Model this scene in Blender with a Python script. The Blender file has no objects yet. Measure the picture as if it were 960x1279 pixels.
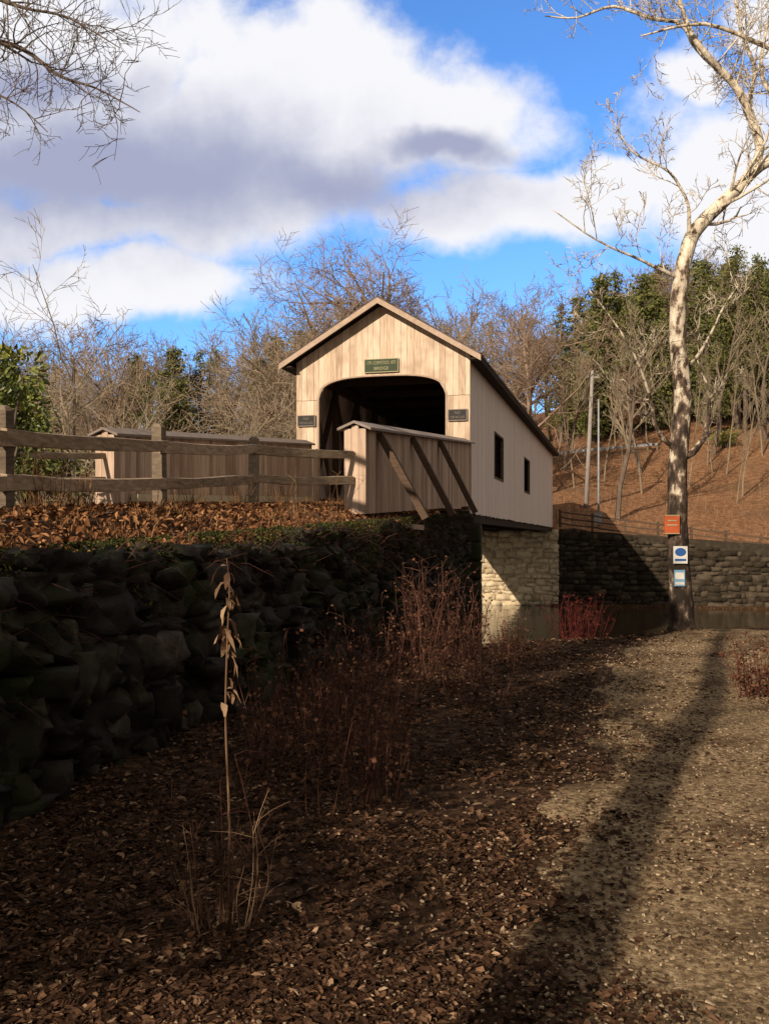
import bpy, math, random
from mathutils import Vector, Matrix, noise
R=math.radians
SC=bpy.context.scene; COL=SC.collection
rnd=random.Random(7)
# ---------------------------------------------------------------- helpers
def sm(x,a,b):
    t=max(0,min(1,(x-a)/(b-a))); return t*t*(3-2*t)
def mix(a,b,t): return a+(b-a)*t
class MB:
    def __init__(s): s.v=[];s.f=[];s.t=[]
    def add(s,vs,fs,t=.5):
        n=len(s.v); s.v+= [tuple(p) for p in vs]; s.f+=[tuple(i+n for i in f) for f in fs]
        s.t+= [t]*len(vs) if not isinstance(t,(list,tuple)) else list(t)
    def box(s,a,b,t=.5):
        x0,y0,z0=a;x1,y1,z1=b
        s.hexa([(x0,y0,z0),(x1,y0,z0),(x1,y1,z0),(x0,y1,z0),(x0,y0,z1),(x1,y0,z1),(x1,y1,z1),(x0,y1,z1)],t)
    def hexa(s,p,t=.5):
        s.add(p,[(0,3,2,1),(4,5,6,7),(0,1,5,4),(1,2,6,5),(2,3,7,6),(3,0,4,7)],t)
    def bar(s,p,q,w,h,t=.5,up=(0,0,1)):
        p=Vector(p);q=Vector(q);d=(q-p).normalized();u=Vector(up)
        if abs(d.dot(u))>.95:u=Vector((1,0,0))
        r=d.cross(u).normalized()*w/2;u2=r.cross(d).normalized()*h/2
        s.hexa([p-r-u2,p+r-u2,q+r-u2,q-r-u2,p-r+u2,p+r+u2,q+r+u2,q-r+u2],t)
    def tube(s,pts,rad,n=6,t=.5,cap=True):
        pts=[Vector(p) for p in pts]; vs=[];fs=[];m=len(pts)
        ref=Vector((.31,.17,.93)).normalized();ref2=Vector((1,0,0))
        tot=(pts[-1]-pts[0])
        if tot.length>1e-6 and abs(tot.normalized().dot(ref))>.8: ref=ref2
        for i,p in enumerate(pts):
            d=(pts[min(i+1,m-1)]-pts[max(i-1,0)])
            if d.length<1e-6:d=Vector((0,0,1))
            d.normalize()
            a=d.cross(ref if abs(d.dot(ref))<.985 else Vector((0,1,0))).normalized();b=d.cross(a)
            for k in range(n):
                an=2*math.pi*k/n; vs.append(p+(a*math.cos(an)+b*math.sin(an))*rad[i])
        for i in range(m-1):
            for k in range(n):
                k2=(k+1)%n; fs.append((i*n+k,i*n+k2,(i+1)*n+k2,(i+1)*n+k))
        if cap: fs.append(tuple(range((m-1)*n,m*n))); fs.append(tuple(reversed(range(n))))
        s.add(vs,fs,t)
    def build(s,name,mat,parent=None,smooth=False):
        me=bpy.data.meshes.new(name); me.from_pydata(s.v,[],s.f)
        at=me.attributes.new('tint','FLOAT','POINT'); at.data.foreach_set('value',s.t)
        me.materials.append(mat)
        if smooth: me.polygons.foreach_set('use_smooth',[True]*len(me.polygons))
        me.update()
        o=bpy.data.objects.new(name,me); COL.objects.link(o)
        if parent: o.parent=parent
        return o
def tag(o,label=None,cat=None,group=None,kind=None):
    if label:o['label']=label
    if cat:o['category']=cat
    if group:o['group']=group
    if kind:o['kind']=kind
    return o
def empty(name,loc=(0,0,0),rz=0):
    o=bpy.data.objects.new(name,None);COL.objects.link(o);o.location=loc;o.rotation_euler=(0,0,rz);o.empty_display_size=.2;return o
def copy_tree(o,parent=None):
    c=o.copy();COL.objects.link(c)
    if parent:c.parent=parent
    for ch in list(o.children): copy_tree(ch,c)
    return c
# ---------------------------------------------------------------- materials
def M(name,stops,ns=4.0,scale=(1,1,1),tw=.5,nw=.5,bump=.3,bd=.02,rough=.85,dirt=None,spec=.2,detail=6,coords='Object',trans=0):
    m=bpy.data.materials.new(name);m.use_nodes=True;nt=m.node_tree;N=nt.nodes;L=nt.links
    b=N['Principled BSDF'];b.inputs['Roughness'].default_value=rough;b.inputs['Specular IOR Level'].default_value=spec
    tc=N.new('ShaderNodeTexCoord');mp=N.new('ShaderNodeMapping');mp.inputs['Scale'].default_value=scale
    L.new(tc.outputs[coords],mp.inputs['Vector'])
    no=N.new('ShaderNodeTexNoise');no.inputs['Scale'].default_value=ns;no.inputs['Detail'].default_value=detail;no.inputs['Roughness'].default_value=.62
    L.new(mp.outputs[0],no.inputs['Vector'])
    at=N.new('ShaderNodeAttribute');at.attribute_name='tint'
    st=N.new('ShaderNodeMapRange');st.inputs['From Min'].default_value=.28;st.inputs['From Max'].default_value=.72
    L.new(no.outputs['Fac'],st.inputs['Value'])
    m1=N.new('ShaderNodeMath');m1.operation='MULTIPLY';m1.inputs[1].default_value=tw;L.new(at.outputs['Fac'],m1.inputs[0])
    m2=N.new('ShaderNodeMath');m2.operation='MULTIPLY_ADD';m2.inputs[1].default_value=nw;L.new(st.outputs[0],m2.inputs[0]);L.new(m1.outputs[0],m2.inputs[2])
    cr=N.new('ShaderNodeValToRGB');L.new(m2.outputs[0],cr.inputs[0]);e=cr.color_ramp.elements
    for i,(p,c) in enumerate(stops):
        if i<2: el=e[i];el.position=p
        else: el=e.new(p)
        el.color=(*c,1)
    out=cr.outputs[0]
    if dirt:
        n2=N.new('ShaderNodeTexNoise');n2.inputs['Scale'].default_value=dirt[0];n2.inputs['Detail'].default_value=5
        L.new(tc.outputs[coords],n2.inputs['Vector'])
        mr=N.new('ShaderNodeMapRange');mr.inputs['From Min'].default_value=dirt[2];mr.inputs['From Max'].default_value=dirt[2]+.15;L.new(n2.outputs['Fac'],mr.inputs['Value'])
        mu=N.new('ShaderNodeMath');mu.operation='MULTIPLY';mu.inputs[1].default_value=dirt[3];L.new(mr.outputs[0],mu.inputs[0])
        mx=N.new('ShaderNodeMix');mx.data_type='RGBA';L.new(mu.outputs[0],mx.inputs['Factor']);L.new(out,mx.inputs[6]);mx.inputs[7].default_value=(*dirt[1],1);out=mx.outputs[2]
    L.new(out,b.inputs['Base Color'])
    if bump:
        bp=N.new('ShaderNodeBump');bp.inputs['Strength'].default_value=bump;bp.inputs['Distance'].default_value=bd;L.new(no.outputs['Fac'],bp.inputs['Height']);L.new(bp.outputs[0],b.inputs['Normal'])
    return m
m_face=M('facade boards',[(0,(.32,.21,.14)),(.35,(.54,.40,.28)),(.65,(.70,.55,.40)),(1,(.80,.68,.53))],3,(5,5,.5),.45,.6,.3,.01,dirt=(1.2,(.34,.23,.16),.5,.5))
m_side=M('side boards',[(0,(.70,.55,.47)),(.4,(.87,.73,.64)),(.7,(.92,.80,.71)),(1,(.94,.84,.76))],3,(5,5,.5),.4,.6,.2,.008)  # albedo raised above the facade boards so the shaded side looks brighter
m_truss=M('parapet boards',[(0,(.19,.12,.085)),(.4,(.42,.29,.20)),(.7,(.56,.41,.30)),(1,(.70,.53,.40))],3,(5,5,.5),.55,.5,.35,.01)
m_rake=M('rake boards',[(0,(.34,.24,.17)),(1,(.6,.46,.35))],5,(1,1,1),.3,.6,.2,.01)
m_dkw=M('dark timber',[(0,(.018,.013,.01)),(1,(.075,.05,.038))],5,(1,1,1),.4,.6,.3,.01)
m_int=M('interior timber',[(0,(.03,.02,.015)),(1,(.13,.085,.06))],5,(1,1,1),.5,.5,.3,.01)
m_shing=M('wood shingles',[(0,(.04,.03,.027)),(1,(.16,.12,.1))],6,(1,1,1),.5,.5,.5,.02)
m_capr=M('weathered cap boards',[(0,(.17,.13,.11)),(1,(.42,.35,.30))],5,(1,1,1),.5,.5,.3,.01)
m_brace=M('brace timber',[(0,(.04,.025,.016)),(1,(.16,.1,.065))],7,(1,1,4),.4,.6,.4,.01)
m_rail=M('fence wood',[(0,(.065,.048,.034)),(.5,(.19,.145,.10)),(1,(.34,.27,.195))],7,(1,1,4),.4,.6,.4,.01)
m_rail2=M('fence rail wood',[(0,(.12,.085,.055)),(.5,(.36,.265,.175)),(1,(.6,.46,.32))],5,(1,1,5),.3,.7,.5,.015)  # lighter copy of the fence wood, standing in for warm light on rails
m_stone=M('field stone',[(0,(.009,.0065,.0045)),(.45,(.026,.020,.014)),(.8,(.065,.053,.038)),(1,(.15,.127,.093))],6,(1,1,1),.5,.5,.9,.04,dirt=(1.3,(.026,.036,.007),.5,.75),detail=9)
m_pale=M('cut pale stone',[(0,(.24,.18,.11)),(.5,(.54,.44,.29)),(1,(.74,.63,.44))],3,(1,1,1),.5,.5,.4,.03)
m_farst=M('river wall stone',[(0,(.012,.008,.005)),(.5,(.04,.03,.019)),(1,(.115,.088,.06))],3,(1,1,1),.6,.4,.5,.04)  # albedo lowered so the partly sunlit far wall looks shadowed
m_joint=M('joint dark',[(0,(.01,.008,.006)),(1,(.03,.024,.017))],5,tw=0,nw=1)
m_leaf=M('fallen leaves',[(0,(.018,.010,.006)),(.45,(.062,.031,.017)),(.76,(.165,.088,.048)),(.94,(.38,.25,.15)),(1,(.58,.45,.31))],30,(1,1,1),.85,.15,0,rough=.9,spec=.08)
m_bleaf=M('rusty bank leaves',[(0,(.05,.02,.01)),(.5,(.2,.085,.035)),(1,(.46,.24,.11))],30,(1,1,1),.85,.15,0,rough=.9,spec=.08)
m_chip=M('wood chips',[(0,(.05,.033,.02)),(.5,(.2,.14,.082)),(1,(.56,.43,.28))],30,(1,1,1),.9,.1,0,rough=.9,spec=.08)
m_ground=M('forest floor',[(0,(.010,.006,.004)),(.4,(.038,.021,.012)),(.65,(.09,.05,.028)),(1,(.18,.105,.06))],9,(1,1,1),0,1,.7,.04,rough=.95,detail=9,spec=.05)
m_hill=M('leafy hillside',[(0,(.11,.055,.03)),(.4,(.24,.122,.062)),(.7,(.35,.185,.097)),(1,(.45,.28,.165))],2.2,(1,1,1),0,1,.6,.15,rough=.95,detail=9,spec=.05,dirt=(.12,(.17,.105,.06),.48,.6))
m_path=M('dirt path',[(0,(.06,.037,.02)),(.4,(.22,.148,.082)),(.7,(.39,.28,.16)),(1,(.58,.44,.27))],26,(1,1,1),0,1,1,.03,rough=.95,detail=11,dirt=(1.4,(.075,.043,.024),.5,.75),spec=.05)
m_road=M('road gravel',[(0,(.12,.1,.08)),(1,(.25,.22,.18))],12,tw=0,nw=1)
m_grass=M('dry grass',[(0,(.07,.032,.013)),(.5,(.19,.095,.04)),(1,(.40,.23,.105))],5,tw=.9,nw=.1,bump=0)
m_bark=M('grey bark',[(0,(.05,.036,.026)),(.5,(.14,.105,.08)),(1,(.27,.22,.17))],3,(2,2,.6),.5,.5,.6,.03)
m_twigA=M('tan twigs',[(0,(.12,.094,.062)),(1,(.38,.305,.205))],2,tw=.6,nw=.4,bump=0)
m_twigB=M('brown twigs',[(0,(.14,.098,.068)),(1,(.40,.29,.205))],2,tw=.6,nw=.4,bump=0)
m_pine=M('pine needles',[(0,(.026,.034,.010)),(.5,(.105,.12,.032)),(1,(.27,.26,.085))],2,tw=.75,nw=.3,bump=0,rough=.8)
m_rust=M('withered oak leaves',[(0,(.05,.022,.012)),(1,(.19,.085,.042))],2,tw=.8,nw=.2,bump=0)
m_rhodo=M('glossy leaves',[(0,(.03,.05,.01)),(.5,(.14,.17,.03)),(1,(.40,.38,.08))],2,tw=.85,nw=.15,bump=0,rough=.45,spec=.4)
m_ivy=M('dark creeper leaves',[(0,(.010,.010,.003)),(.6,(.045,.052,.010)),(1,(.12,.13,.024))],2,tw=.9,nw=.1,bump=0,rough=.8)
m_dry=M('dry stems',[(0,(.05,.024,.015)),(.5,(.15,.08,.045)),(1,(.38,.25,.14))],6,tw=.8,nw=.2,bump=0)
m_dull=M('dull russet stems',[(0,(.028,.013,.010)),(.6,(.088,.035,.024)),(1,(.2,.095,.06))],6,tw=.8,nw=.2,bump=0)
m_redst=M('red stems',[(0,(.04,.01,.008)),(1,(.14,.026,.02))],6,tw=.8,nw=.2,bump=0)
m_metal=M('galvanised steel',[(0,(.25,.26,.27)),(1,(.4,.41,.42))],5,tw=0,nw=1,bump=0,rough=.5)
m_pole=M('weathered pole',[(0,(.22,.19,.17)),(1,(.42,.38,.34))],5,(3,3,.5),tw=0,nw=1)
def flat(n,c,r=.6): return M(n,[(0,tuple(x*.85 for x in c)),(1,c)],20,tw=0,nw=1,bump=0,rough=r)
m_gsign=flat('green paint',(.045,.065,.03));m_white=flat('white paint',(.7,.68,.62));m_blk=flat('dark sign paint',(.03,.028,.025))
m_cream=flat('cream lettering',(.42,.38,.22));m_orange=flat('orange sign paint',(.5,.11,.04));m_blue=flat('blue sign paint',(.03,.1,.32));m_lblue=flat('light blue',(.2,.38,.55))
def syc():
    m=bpy.data.materials.new('sycamore bark');m.use_nodes=True;nt=m.node_tree;N=nt.nodes;L=nt.links;b=N['Principled BSDF'];b.inputs['Roughness'].default_value=.85;b.inputs['Specular IOR Level'].default_value=.2
    tc=N.new('ShaderNodeTexCoord');mp0=N.new('ShaderNodeMapping');mp0.inputs['Scale'].default_value=(1.6,1.6,.8);L.new(tc.outputs['Object'],mp0.inputs[0])
    n1=N.new('ShaderNodeTexNoise');n1.inputs['Scale'].default_value=4.5;n1.inputs['Detail'].default_value=7;n1.inputs['Roughness'].default_value=.62;L.new(mp0.outputs[0],n1.inputs['Vector'])
    sp=N.new('ShaderNodeSeparateXYZ');L.new(tc.outputs['Object'],sp.inputs[0])
    mr=N.new('ShaderNodeMapRange');mr.inputs['From Min'].default_value=1.5;mr.inputs['From Max'].default_value=7.5;mr.inputs['To Min'].default_value=-.19;mr.inputs['To Max'].default_value=.14;L.new(sp.outputs['Z'],mr.inputs['Value'])
    cn=N.new('ShaderNodeMapRange');cn.inputs['From Min'].default_value=.3;cn.inputs['From Max'].default_value=.7;cn.inputs['To Min'].default_value=.22;cn.inputs['To Max'].default_value=.78;L.new(n1.outputs['Fac'],cn.inputs['Value'])
    ad=N.new('ShaderNodeMath');L.new(mr.outputs[0],ad.inputs[0]);L.new(cn.outputs[0],ad.inputs[1])
    cr=N.new('ShaderNodeValToRGB');e=cr.color_ramp.elements;e[0].position=.3;e[0].color=(.035,.025,.018,1);e[1].position=.75;e[1].color=(.80,.71,.56,1)
    k=e.new(.49);k.color=(.15,.105,.075,1);k=e.new(.54);k.color=(.46,.38,.28,1)
    L.new(ad.outputs[0],cr.inputs[0]);L.new(cr.outputs[0],b.inputs['Base Color'])
    n2=N.new('ShaderNodeTexNoise');n2.inputs['Scale'].default_value=14;n2.inputs['Detail'].default_value=6;mp=N.new('ShaderNodeMapping');mp.inputs['Scale'].default_value=(2,2,.5);L.new(tc.outputs['Object'],mp.inputs[0]);L.new(mp.outputs[0],n2.inputs['Vector'])
    bp=N.new('ShaderNodeBump');bp.inputs['Strength'].default_value=.8;bp.inputs['Distance'].default_value=.03;L.new(n2.outputs['Fac'],bp.inputs['Height']);L.new(bp.outputs[0],b.inputs['Normal'])
    return m
m_syc=syc()
m_water=bpy.data.materials.new('river water');m_water.use_nodes=True
_b=m_water.node_tree.nodes['Principled BSDF'];_b.inputs['Base Color'].default_value=(.05,.036,.018,1);_b.inputs['Roughness'].default_value=.04;_b.inputs['Specular IOR Level'].default_value=.6
_t=m_water.node_tree.nodes.new('ShaderNodeTexCoord');_n=m_water.node_tree.nodes.new('ShaderNodeTexNoise');_n.inputs['Scale'].default_value=1.3;_n.inputs['Detail'].default_value=4;_n.inputs['Roughness'].default_value=.55
_p=m_water.node_tree.nodes.new('ShaderNodeBump');_p.inputs['Strength'].default_value=.3;_p.inputs['Distance'].default_value=.08
m_water.node_tree.links.new(_t.outputs['Object'],_n.inputs['Vector']);m_water.node_tree.links.new(_n.outputs['Fac'],_p.inputs['Height']);m_water.node_tree.links.new(_p.outputs[0],_b.inputs['Normal'])
# ---------------------------------------------------------------- frame & terrain
A=R(14.1);CA,SA=math.cos(A),math.sin(A);CX,CY=-.11,32.74
def lv(l,v,z=0): return Vector((CX+l*CA+v*SA, CY-l*SA+v*CA, z))
def tolv(x,y): dx=x-CX;dy=y-CY; return dx*CA-dy*SA, dx*SA+dy*CA
def lw(v): return 3.25-.0465*min(v,0)
def walltop(y): return 1.2+.037*y
def roadz(v): return 2.78+.042*min(v,0)
def zpath(x,y):
    st=max(12.6,min(18.5,13.3+.6*x)); z=-3.8*sm(y,st,st+6.5)
    return z+.05*noise.noise(Vector((x*.5,y*.5,0)))+.02*noise.noise(Vector((x*2.3,y*2.3,3)))
def zfar(x,y,l,v):
    t2=2.5 if l<3.3 else max(.3,2.5-.137*(l-3.3))
    s=.15+.12*sm(x,0,45)
    h=t2+s*max(0,min(v,125)-39)+.09*max(0,min(v,400)-125)
    return h+1.2*noise.noise(Vector((x*.04,y*.04,9)))*sm(v,40,60)
def H(x,y):
    l,v=tolv(x,y); s=l-lw(v)
    if v>36.4: return zfar(x,y,l,v)
    zp=zpath(x,y)
    if v>34.8: zp=mix(zp,-2.85+.06*noise.noise(Vector((x,y,0))),sm(v,35.1,35.7))
    top=walltop(max(0,y)); zb=mix(top,roadz(v),sm(-s,.4,1.5))+.04*noise.noise(Vector((x*.9,y*.9,5)))
    kl=sm(l,-5,-3.6); k=mix(sm(v,-3,5),sm(v,-.1,.5),kl); zb=mix(zb,-3.7,k)
    z=mix(zb,zp,sm(s,-.45,-.2))
    if v>36.1: z=mix(z,zfar(x,y,l,v),sm(v,36.1,36.4))
    return z
ss=[-.9,-.7,-.55,-.45,-.33,-.2,-.1,.1]
x=.1
while x<14: x+=.22; ss.append(x)
while x<420: x*=1.12; ss.append(x)
x=-.9
while x>-9: x-=.3; ss.append(x)
while x>-420: x*=1.12; ss.append(x)
ss.sort()
vv=[];y=-60
while y<-33: vv.append(y); y+=2
while y<-.3: vv.append(y); y+=.28
vv+=[-.1,.1,.3,.5,.8]
y=2
while y<34: vv.append(y); y+=1.5
vv+=[34.3,34.8,35.3,35.7,36.1,36.25,36.4]
y=37
while y<600: vv.append(y); y=y+1.2 if y<130 else y*1.09
g=MB();W_=len(ss);vs=[]
for v in vv:
    for s in ss:
        p=lv(s+lw(v),v); vs.append((p.x,p.y,H(p.x,p.y)))
g.add(vs,[(j*W_+i,j*W_+i+1,(j+1)*W_+i+1,(j+1)*W_+i) for j in range(len(vv)-1) for i in range(W_-1)])
go=g.build('ground',m_ground,None,True);tag(go,'leaf covered ground rising from the river to the wooded hill','ground',kind='structure')
go.data.materials.append(m_hill);j0=next(j for j,v in enumerate(vv) if v>36.2)
go.data.polygons.foreach_set('material_index',[1 if k//(W_-1)>=j0 else 0 for k in range(len(go.data.polygons))])
g=MB();c=[lv(-300,-14,-3),lv(300,-14,-3),lv(300,36.3,-3),lv(-300,36.3,-3)]
g.add(c,[(0,1,2,3)]);tag(g.build('river',m_water),'dark river under the bridge','river',kind='structure')
def pc(y): return 1.6+.27*(y-3)+ (0 if y<12 else .05*(y-12)**2)
g=MB();vs=[];n=0;K=18
y=-1
while y<17:
    w=1.3+.3*noise.noise(Vector((y*.8,3,0)))
    for k in range(K+1):
        t=-1+2*k/K; xx=pc(y)+t*w+.3*noise.noise(Vector((y*2,t*4,1)))*abs(t)
        vs.append((xx,y,H(xx,y)+(.006+.016*(1-t*t) if abs(t)<.99 else -.02)))
    y+=.15;n+=1
g.add(vs,[(j*(K+1)+i,j*(K+1)+i+1,(j+1)*(K+1)+i+1,(j+1)*(K+1)+i) for j in range(n-1) for i in range(K)])
tag(g.build('path',m_path,None,True),'trodden dirt path leading past the sycamore','path',kind='structure')
g=MB();vs=[];n=0
for v in [-34+i*.8 for i in range(42)]:
    for l in (-2.1,-1,.3,1.5,2.6 if v>-14 else 2.3): p=lv(l,v); vs.append((p.x,p.y,max(roadz(v),H(p.x,p.y))+.03))
    n+=1
g.add(vs,[(j*5+i,j*5+i+1,(j+1)*5+i+1,(j+1)*5+i) for j in range(n-1) for i in range(4)])
tag(g.build('road',m_road),'gravel road running up to the covered bridge','road',kind='structure')
# ---------------------------------------------------------------- stones
def template(c):
    import bmesh
    bm=bmesh.new();bmesh.ops.create_cube(bm,size=1);bmesh.ops.subdivide_edges(bm,edges=bm.edges[:],cuts=c,use_grid_fill=True)
    bm.verts.ensure_lookup_table()
    r=([v.co.copy() for v in bm.verts],[[v.index for v in f.verts] for f in bm.faces]);bm.free();return r
T3=template(3);T1=template(1)
def stone(mb,c,sx,sy,sz,ax,T,rd,rough,seed,tint,rt=.06):
    ax=Vector(ax);out=Vector((ax.y,-ax.x,0));rot=rnd.uniform(-rt,rt)
    vs=[]
    for p in T[0]:
        q=p.lerp(p.normalized()*.62,rd)
        n=noise.noise_vector(q*2.1+Vector((seed,seed*.7,0)))*rough+noise.noise_vector(q*5.1+Vector((seed,seed*.3,4)))*rough*.3
        q=q+n
        a,b,z=q.x*sx,q.y*sy,q.z*sz
        a,z=a*math.cos(rot)-z*math.sin(rot),a*math.sin(rot)+z*math.cos(rot)
        vs.append(c+ax*a+out*b+Vector((0,0,z)))
    mb.add(vs,T[1],tint)
g=MB();back=MB()
course_h=[.19,.26,.16,.22,.15,.2,.18,.15,.23,.2]
axd=(lv(lw(-1),-1)-lv(lw(-31),-31)).normalized();outd=Vector((axd.y,-axd.x,0))
def wallp(d):
    vv_=-33+d; return lv(lw(vv_),vv_),vv_
z0=-3.9;ci=0
while z0<2.4:
    h=course_h[ci%10]; d=-rnd.random()*.5
    while d<32.4:
        ln=rnd.choice((rnd.uniform(.12,.24),rnd.uniform(.2,.4),rnd.uniform(.3,.6)))
        p,vv_=wallp(d+ln/2); base=zpath(p.x+.5,p.y); top=walltop(p.y)+.14*noise.noise(Vector((d*1.1,0,0)))
        zz=z0+.09*noise.noise(Vector((d*.6,ci*.3,3)))
        if zz+h>base-.1 and zz+h*.6<top:
            hh=min(h*rnd.uniform(.75,1.5),top-zz+.1)
            k=max(0,(zz-base))/1.6
            c=p+outd*(-.16-.24*min(k,1.4)+rnd.uniform(-.14,.15));c.z=zz+h/2
            stone(g,c,ln*1.08,.6,hh*1.1,axd,T3,rnd.uniform(.05,.4),.26,rnd.random()*90,rnd.random()**1.5,.25)
        d+=ln
    z0+=h;ci+=1
for i in range(60):
    d=rnd.uniform(3,16);p,_=wallp(d);c=p+outd*rnd.uniform(-.05,.22);r=rnd.uniform(.07,.22);c.z=zpath(c.x,c.y)+r*.25
    stone(g,c,r*1.3,r,r,axd,T3,.4,.26,rnd.random()*90,rnd.random()*.8+.3,.5)
for d,z,r in ((7.6,.3,.36),(8.0,.75,.32),(7.2,.85,.34),(8.5,.25,.3),(7.4,1.15,.26),(8.9,.62,.26)):
    p,_=wallp(d);c=p+outd*(-.02-.15*z);c.z=z;stone(g,c,r*1.35,r,r*1.1,axd,T3,.4,.25,rnd.random()*90,1.15,.4)
rw=g.build('stone_wall',m_stone,None,True);tag(rw,'long dry stone retaining wall with mossy boulders below the rail fence','wall')
vs=[]
for i in range(34):
    p,_=wallp(i*.98);o=outd
    a=p+o*-.32;b=p+o*-.6;vs+=[(a.x,a.y,-4),(a.x,a.y,walltop(p.y)-.12),(b.x,b.y,walltop(p.y)-.12),(b.x,b.y,-4)]
back.add(vs,[(j*4+i,j*4+i+1,j*4+5+i,j*4+4+i) for j in range(33) for i in range(3)])
back.build('core',m_joint,rw)
def blockwall(name,mat,l0,l1,v,topf,bot,cl,ch,label,cat,depth=.5,round_=.2,rough=.15):
    root=empty(name,lv(0,0,0));root.rotation_euler=(0,0,-A)
    g=MB();ax=Vector((1,0,0));z=bot
    while z<max(topf(l0),topf(l1)):
        h=ch*rnd.uniform(.6,1.4);l=l0
        while l<l1:
            ln=min(cl*rnd.uniform(.35,1.8),l1-l+.05);t=topf(l+ln/2);zz=z+.2*noise.noise(Vector((l*.5,z*2,3)))
            if zz+h*.5<t:
                hh=min(h*rnd.uniform(.75,1.25),t-zz+.05)
                stone(g,Vector((l+ln/2,v+depth/2+rnd.uniform(-.06,.06),zz+hh/2)),ln*1.0,depth,hh*1.0,ax,T1,round_,rough,rnd.random()*90,rnd.random(),.15)
            l+=ln
        z+=h
    g.build('masonry',mat,root,True)
    g=MB();g.hexa([(l0+.05,v+.12,bot),(l1-.05,v+.12,bot),(l1-.05,v+1.4,bot),(l0+.05,v+1.4,bot),(l0+.05,v+.12,topf(l0)-.12),(l1-.05,v+.12,topf(l1)-.12),(l1-.05,v+1.4,topf(l1)-.12),(l0+.05,v+1.4,topf(l0)-.12)])
    g.build('core',mat,root)
    return tag(root,label,cat)
ftop=lambda l: 2.45 if l<3.4 else max(.4,2.5-.137*(l-3.3))
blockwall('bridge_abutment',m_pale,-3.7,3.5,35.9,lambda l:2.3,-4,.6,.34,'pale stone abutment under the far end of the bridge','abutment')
blockwall('river_wall',m_farst,3.55,30,35.95,ftop,-4,.6,.34,'stone wall coloured dark to look shadowed, sloping away from bridge along the far bank','wall')
blockwall('bridge_abutment',m_stone,-3.5,3.1,-.45,lambda l:2.2,-4,.7,.4,'dark stone abutment under the near portal of the bridge','abutment')
g=MB();p=lv(3.2,-.55);
for k in range(10): stone(g,Vector((p.x,p.y,-3.6+k*.6)),.65,.6,.6,axd,T3,.12,.06,k*3.3,.4+rnd.random()*.5)
tag(g.build('stone_pier',m_stone,None,True),'squared dark stone pier at the bridge end of the retaining wall','pier')
# ---------------------------------------------------------------- covered bridge
BZ=2.7
br=empty('covered_bridge',lv(0,0,BZ),-A);tag(br,'weathered wooden covered bridge with arched portal and gable roof','bridge')
HW=3.05;LEN=37;SL=.597;EV=5.0;OH=.42;OF=.55
def rooft(x): return EV+(HW+OH-abs(x))*SL
def arch(x):
    a=abs(x)/2.22
    return None if a>=1 else 3.75+.72*(1-a**3.2)**(1/2.6)
def portal(y0,name,sg):
    g=MB();x=-HW
    while x<HW-.001:
        w=rnd.uniform(.17,.26);x1=min(HW,x+w)
        if HW-x1<.1:x1=HW
        for e in (-2.22,2.22):
            if x<e<x1 and e-x>.03: x1=e
        a,b=x+.004,x1-.004;t=rnd.random();dy=rnd.uniform(-.008,.008);mid=(a+b)/2
        ya,yb=y0+dy,y0+sg*.035+dy
        ya,yb=min(ya,yb),max(ya,yb)
        def col(za,zb,zc,zd,t): g.hexa([(a,ya,za),(b,ya,zb),(b,yb,zb),(a,yb,za),(a,ya,zc),(b,ya,zd),(b,yb,zd),(a,yb,zc)],t)
        ta,tb=rooft(a)-.2,rooft(b)-.2
        if abs(mid)>=2.22:
            col(-.15,-.15,3.72+dy,3.72+dy,t);col(3.735+dy,3.735+dy,ta,tb,rnd.random())
        else: col(arch(max(-2.219,min(2.219,a))),arch(max(-2.219,min(2.219,b))),ta,tb,t)
        x=x1
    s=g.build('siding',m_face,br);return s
portal(0,'siding',1);portal(LEN,'siding',-1)
for y0,sg in ((0,-1),(LEN,1)):
    g=MB();pts=[]
    for i in range(41):
        x=-2.22+4.44*i/40;pts.append((x,arch(max(-2.2199,min(2.2199,x)))))
    pts=[(-2.22,-.1)]+pts+[(2.22,-.1)]
    for (xa,za),(xb,zb) in zip(pts,pts[1:]):
        oa=(xa*1.03,za+.045 if za>0 else za);ob=(xb*1.03,zb+.045 if zb>0 else zb)
        y1=y0+sg*.02;y2=y0-sg*.14
        g.hexa([(xa,y1,za),(xb,y1,zb),(xb,y2,zb),(xa,y2,za),(oa[0],y1,oa[1]),(ob[0],y1,ob[1]),(ob[0],y2,ob[1]),(oa[0],y2,oa[1])],.3)
    g.build('arch_trim',m_rake,br)
wins=[(6.1,8.8,1.4,3.1),(17.5,20.2,1.4,3.05)]
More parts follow.
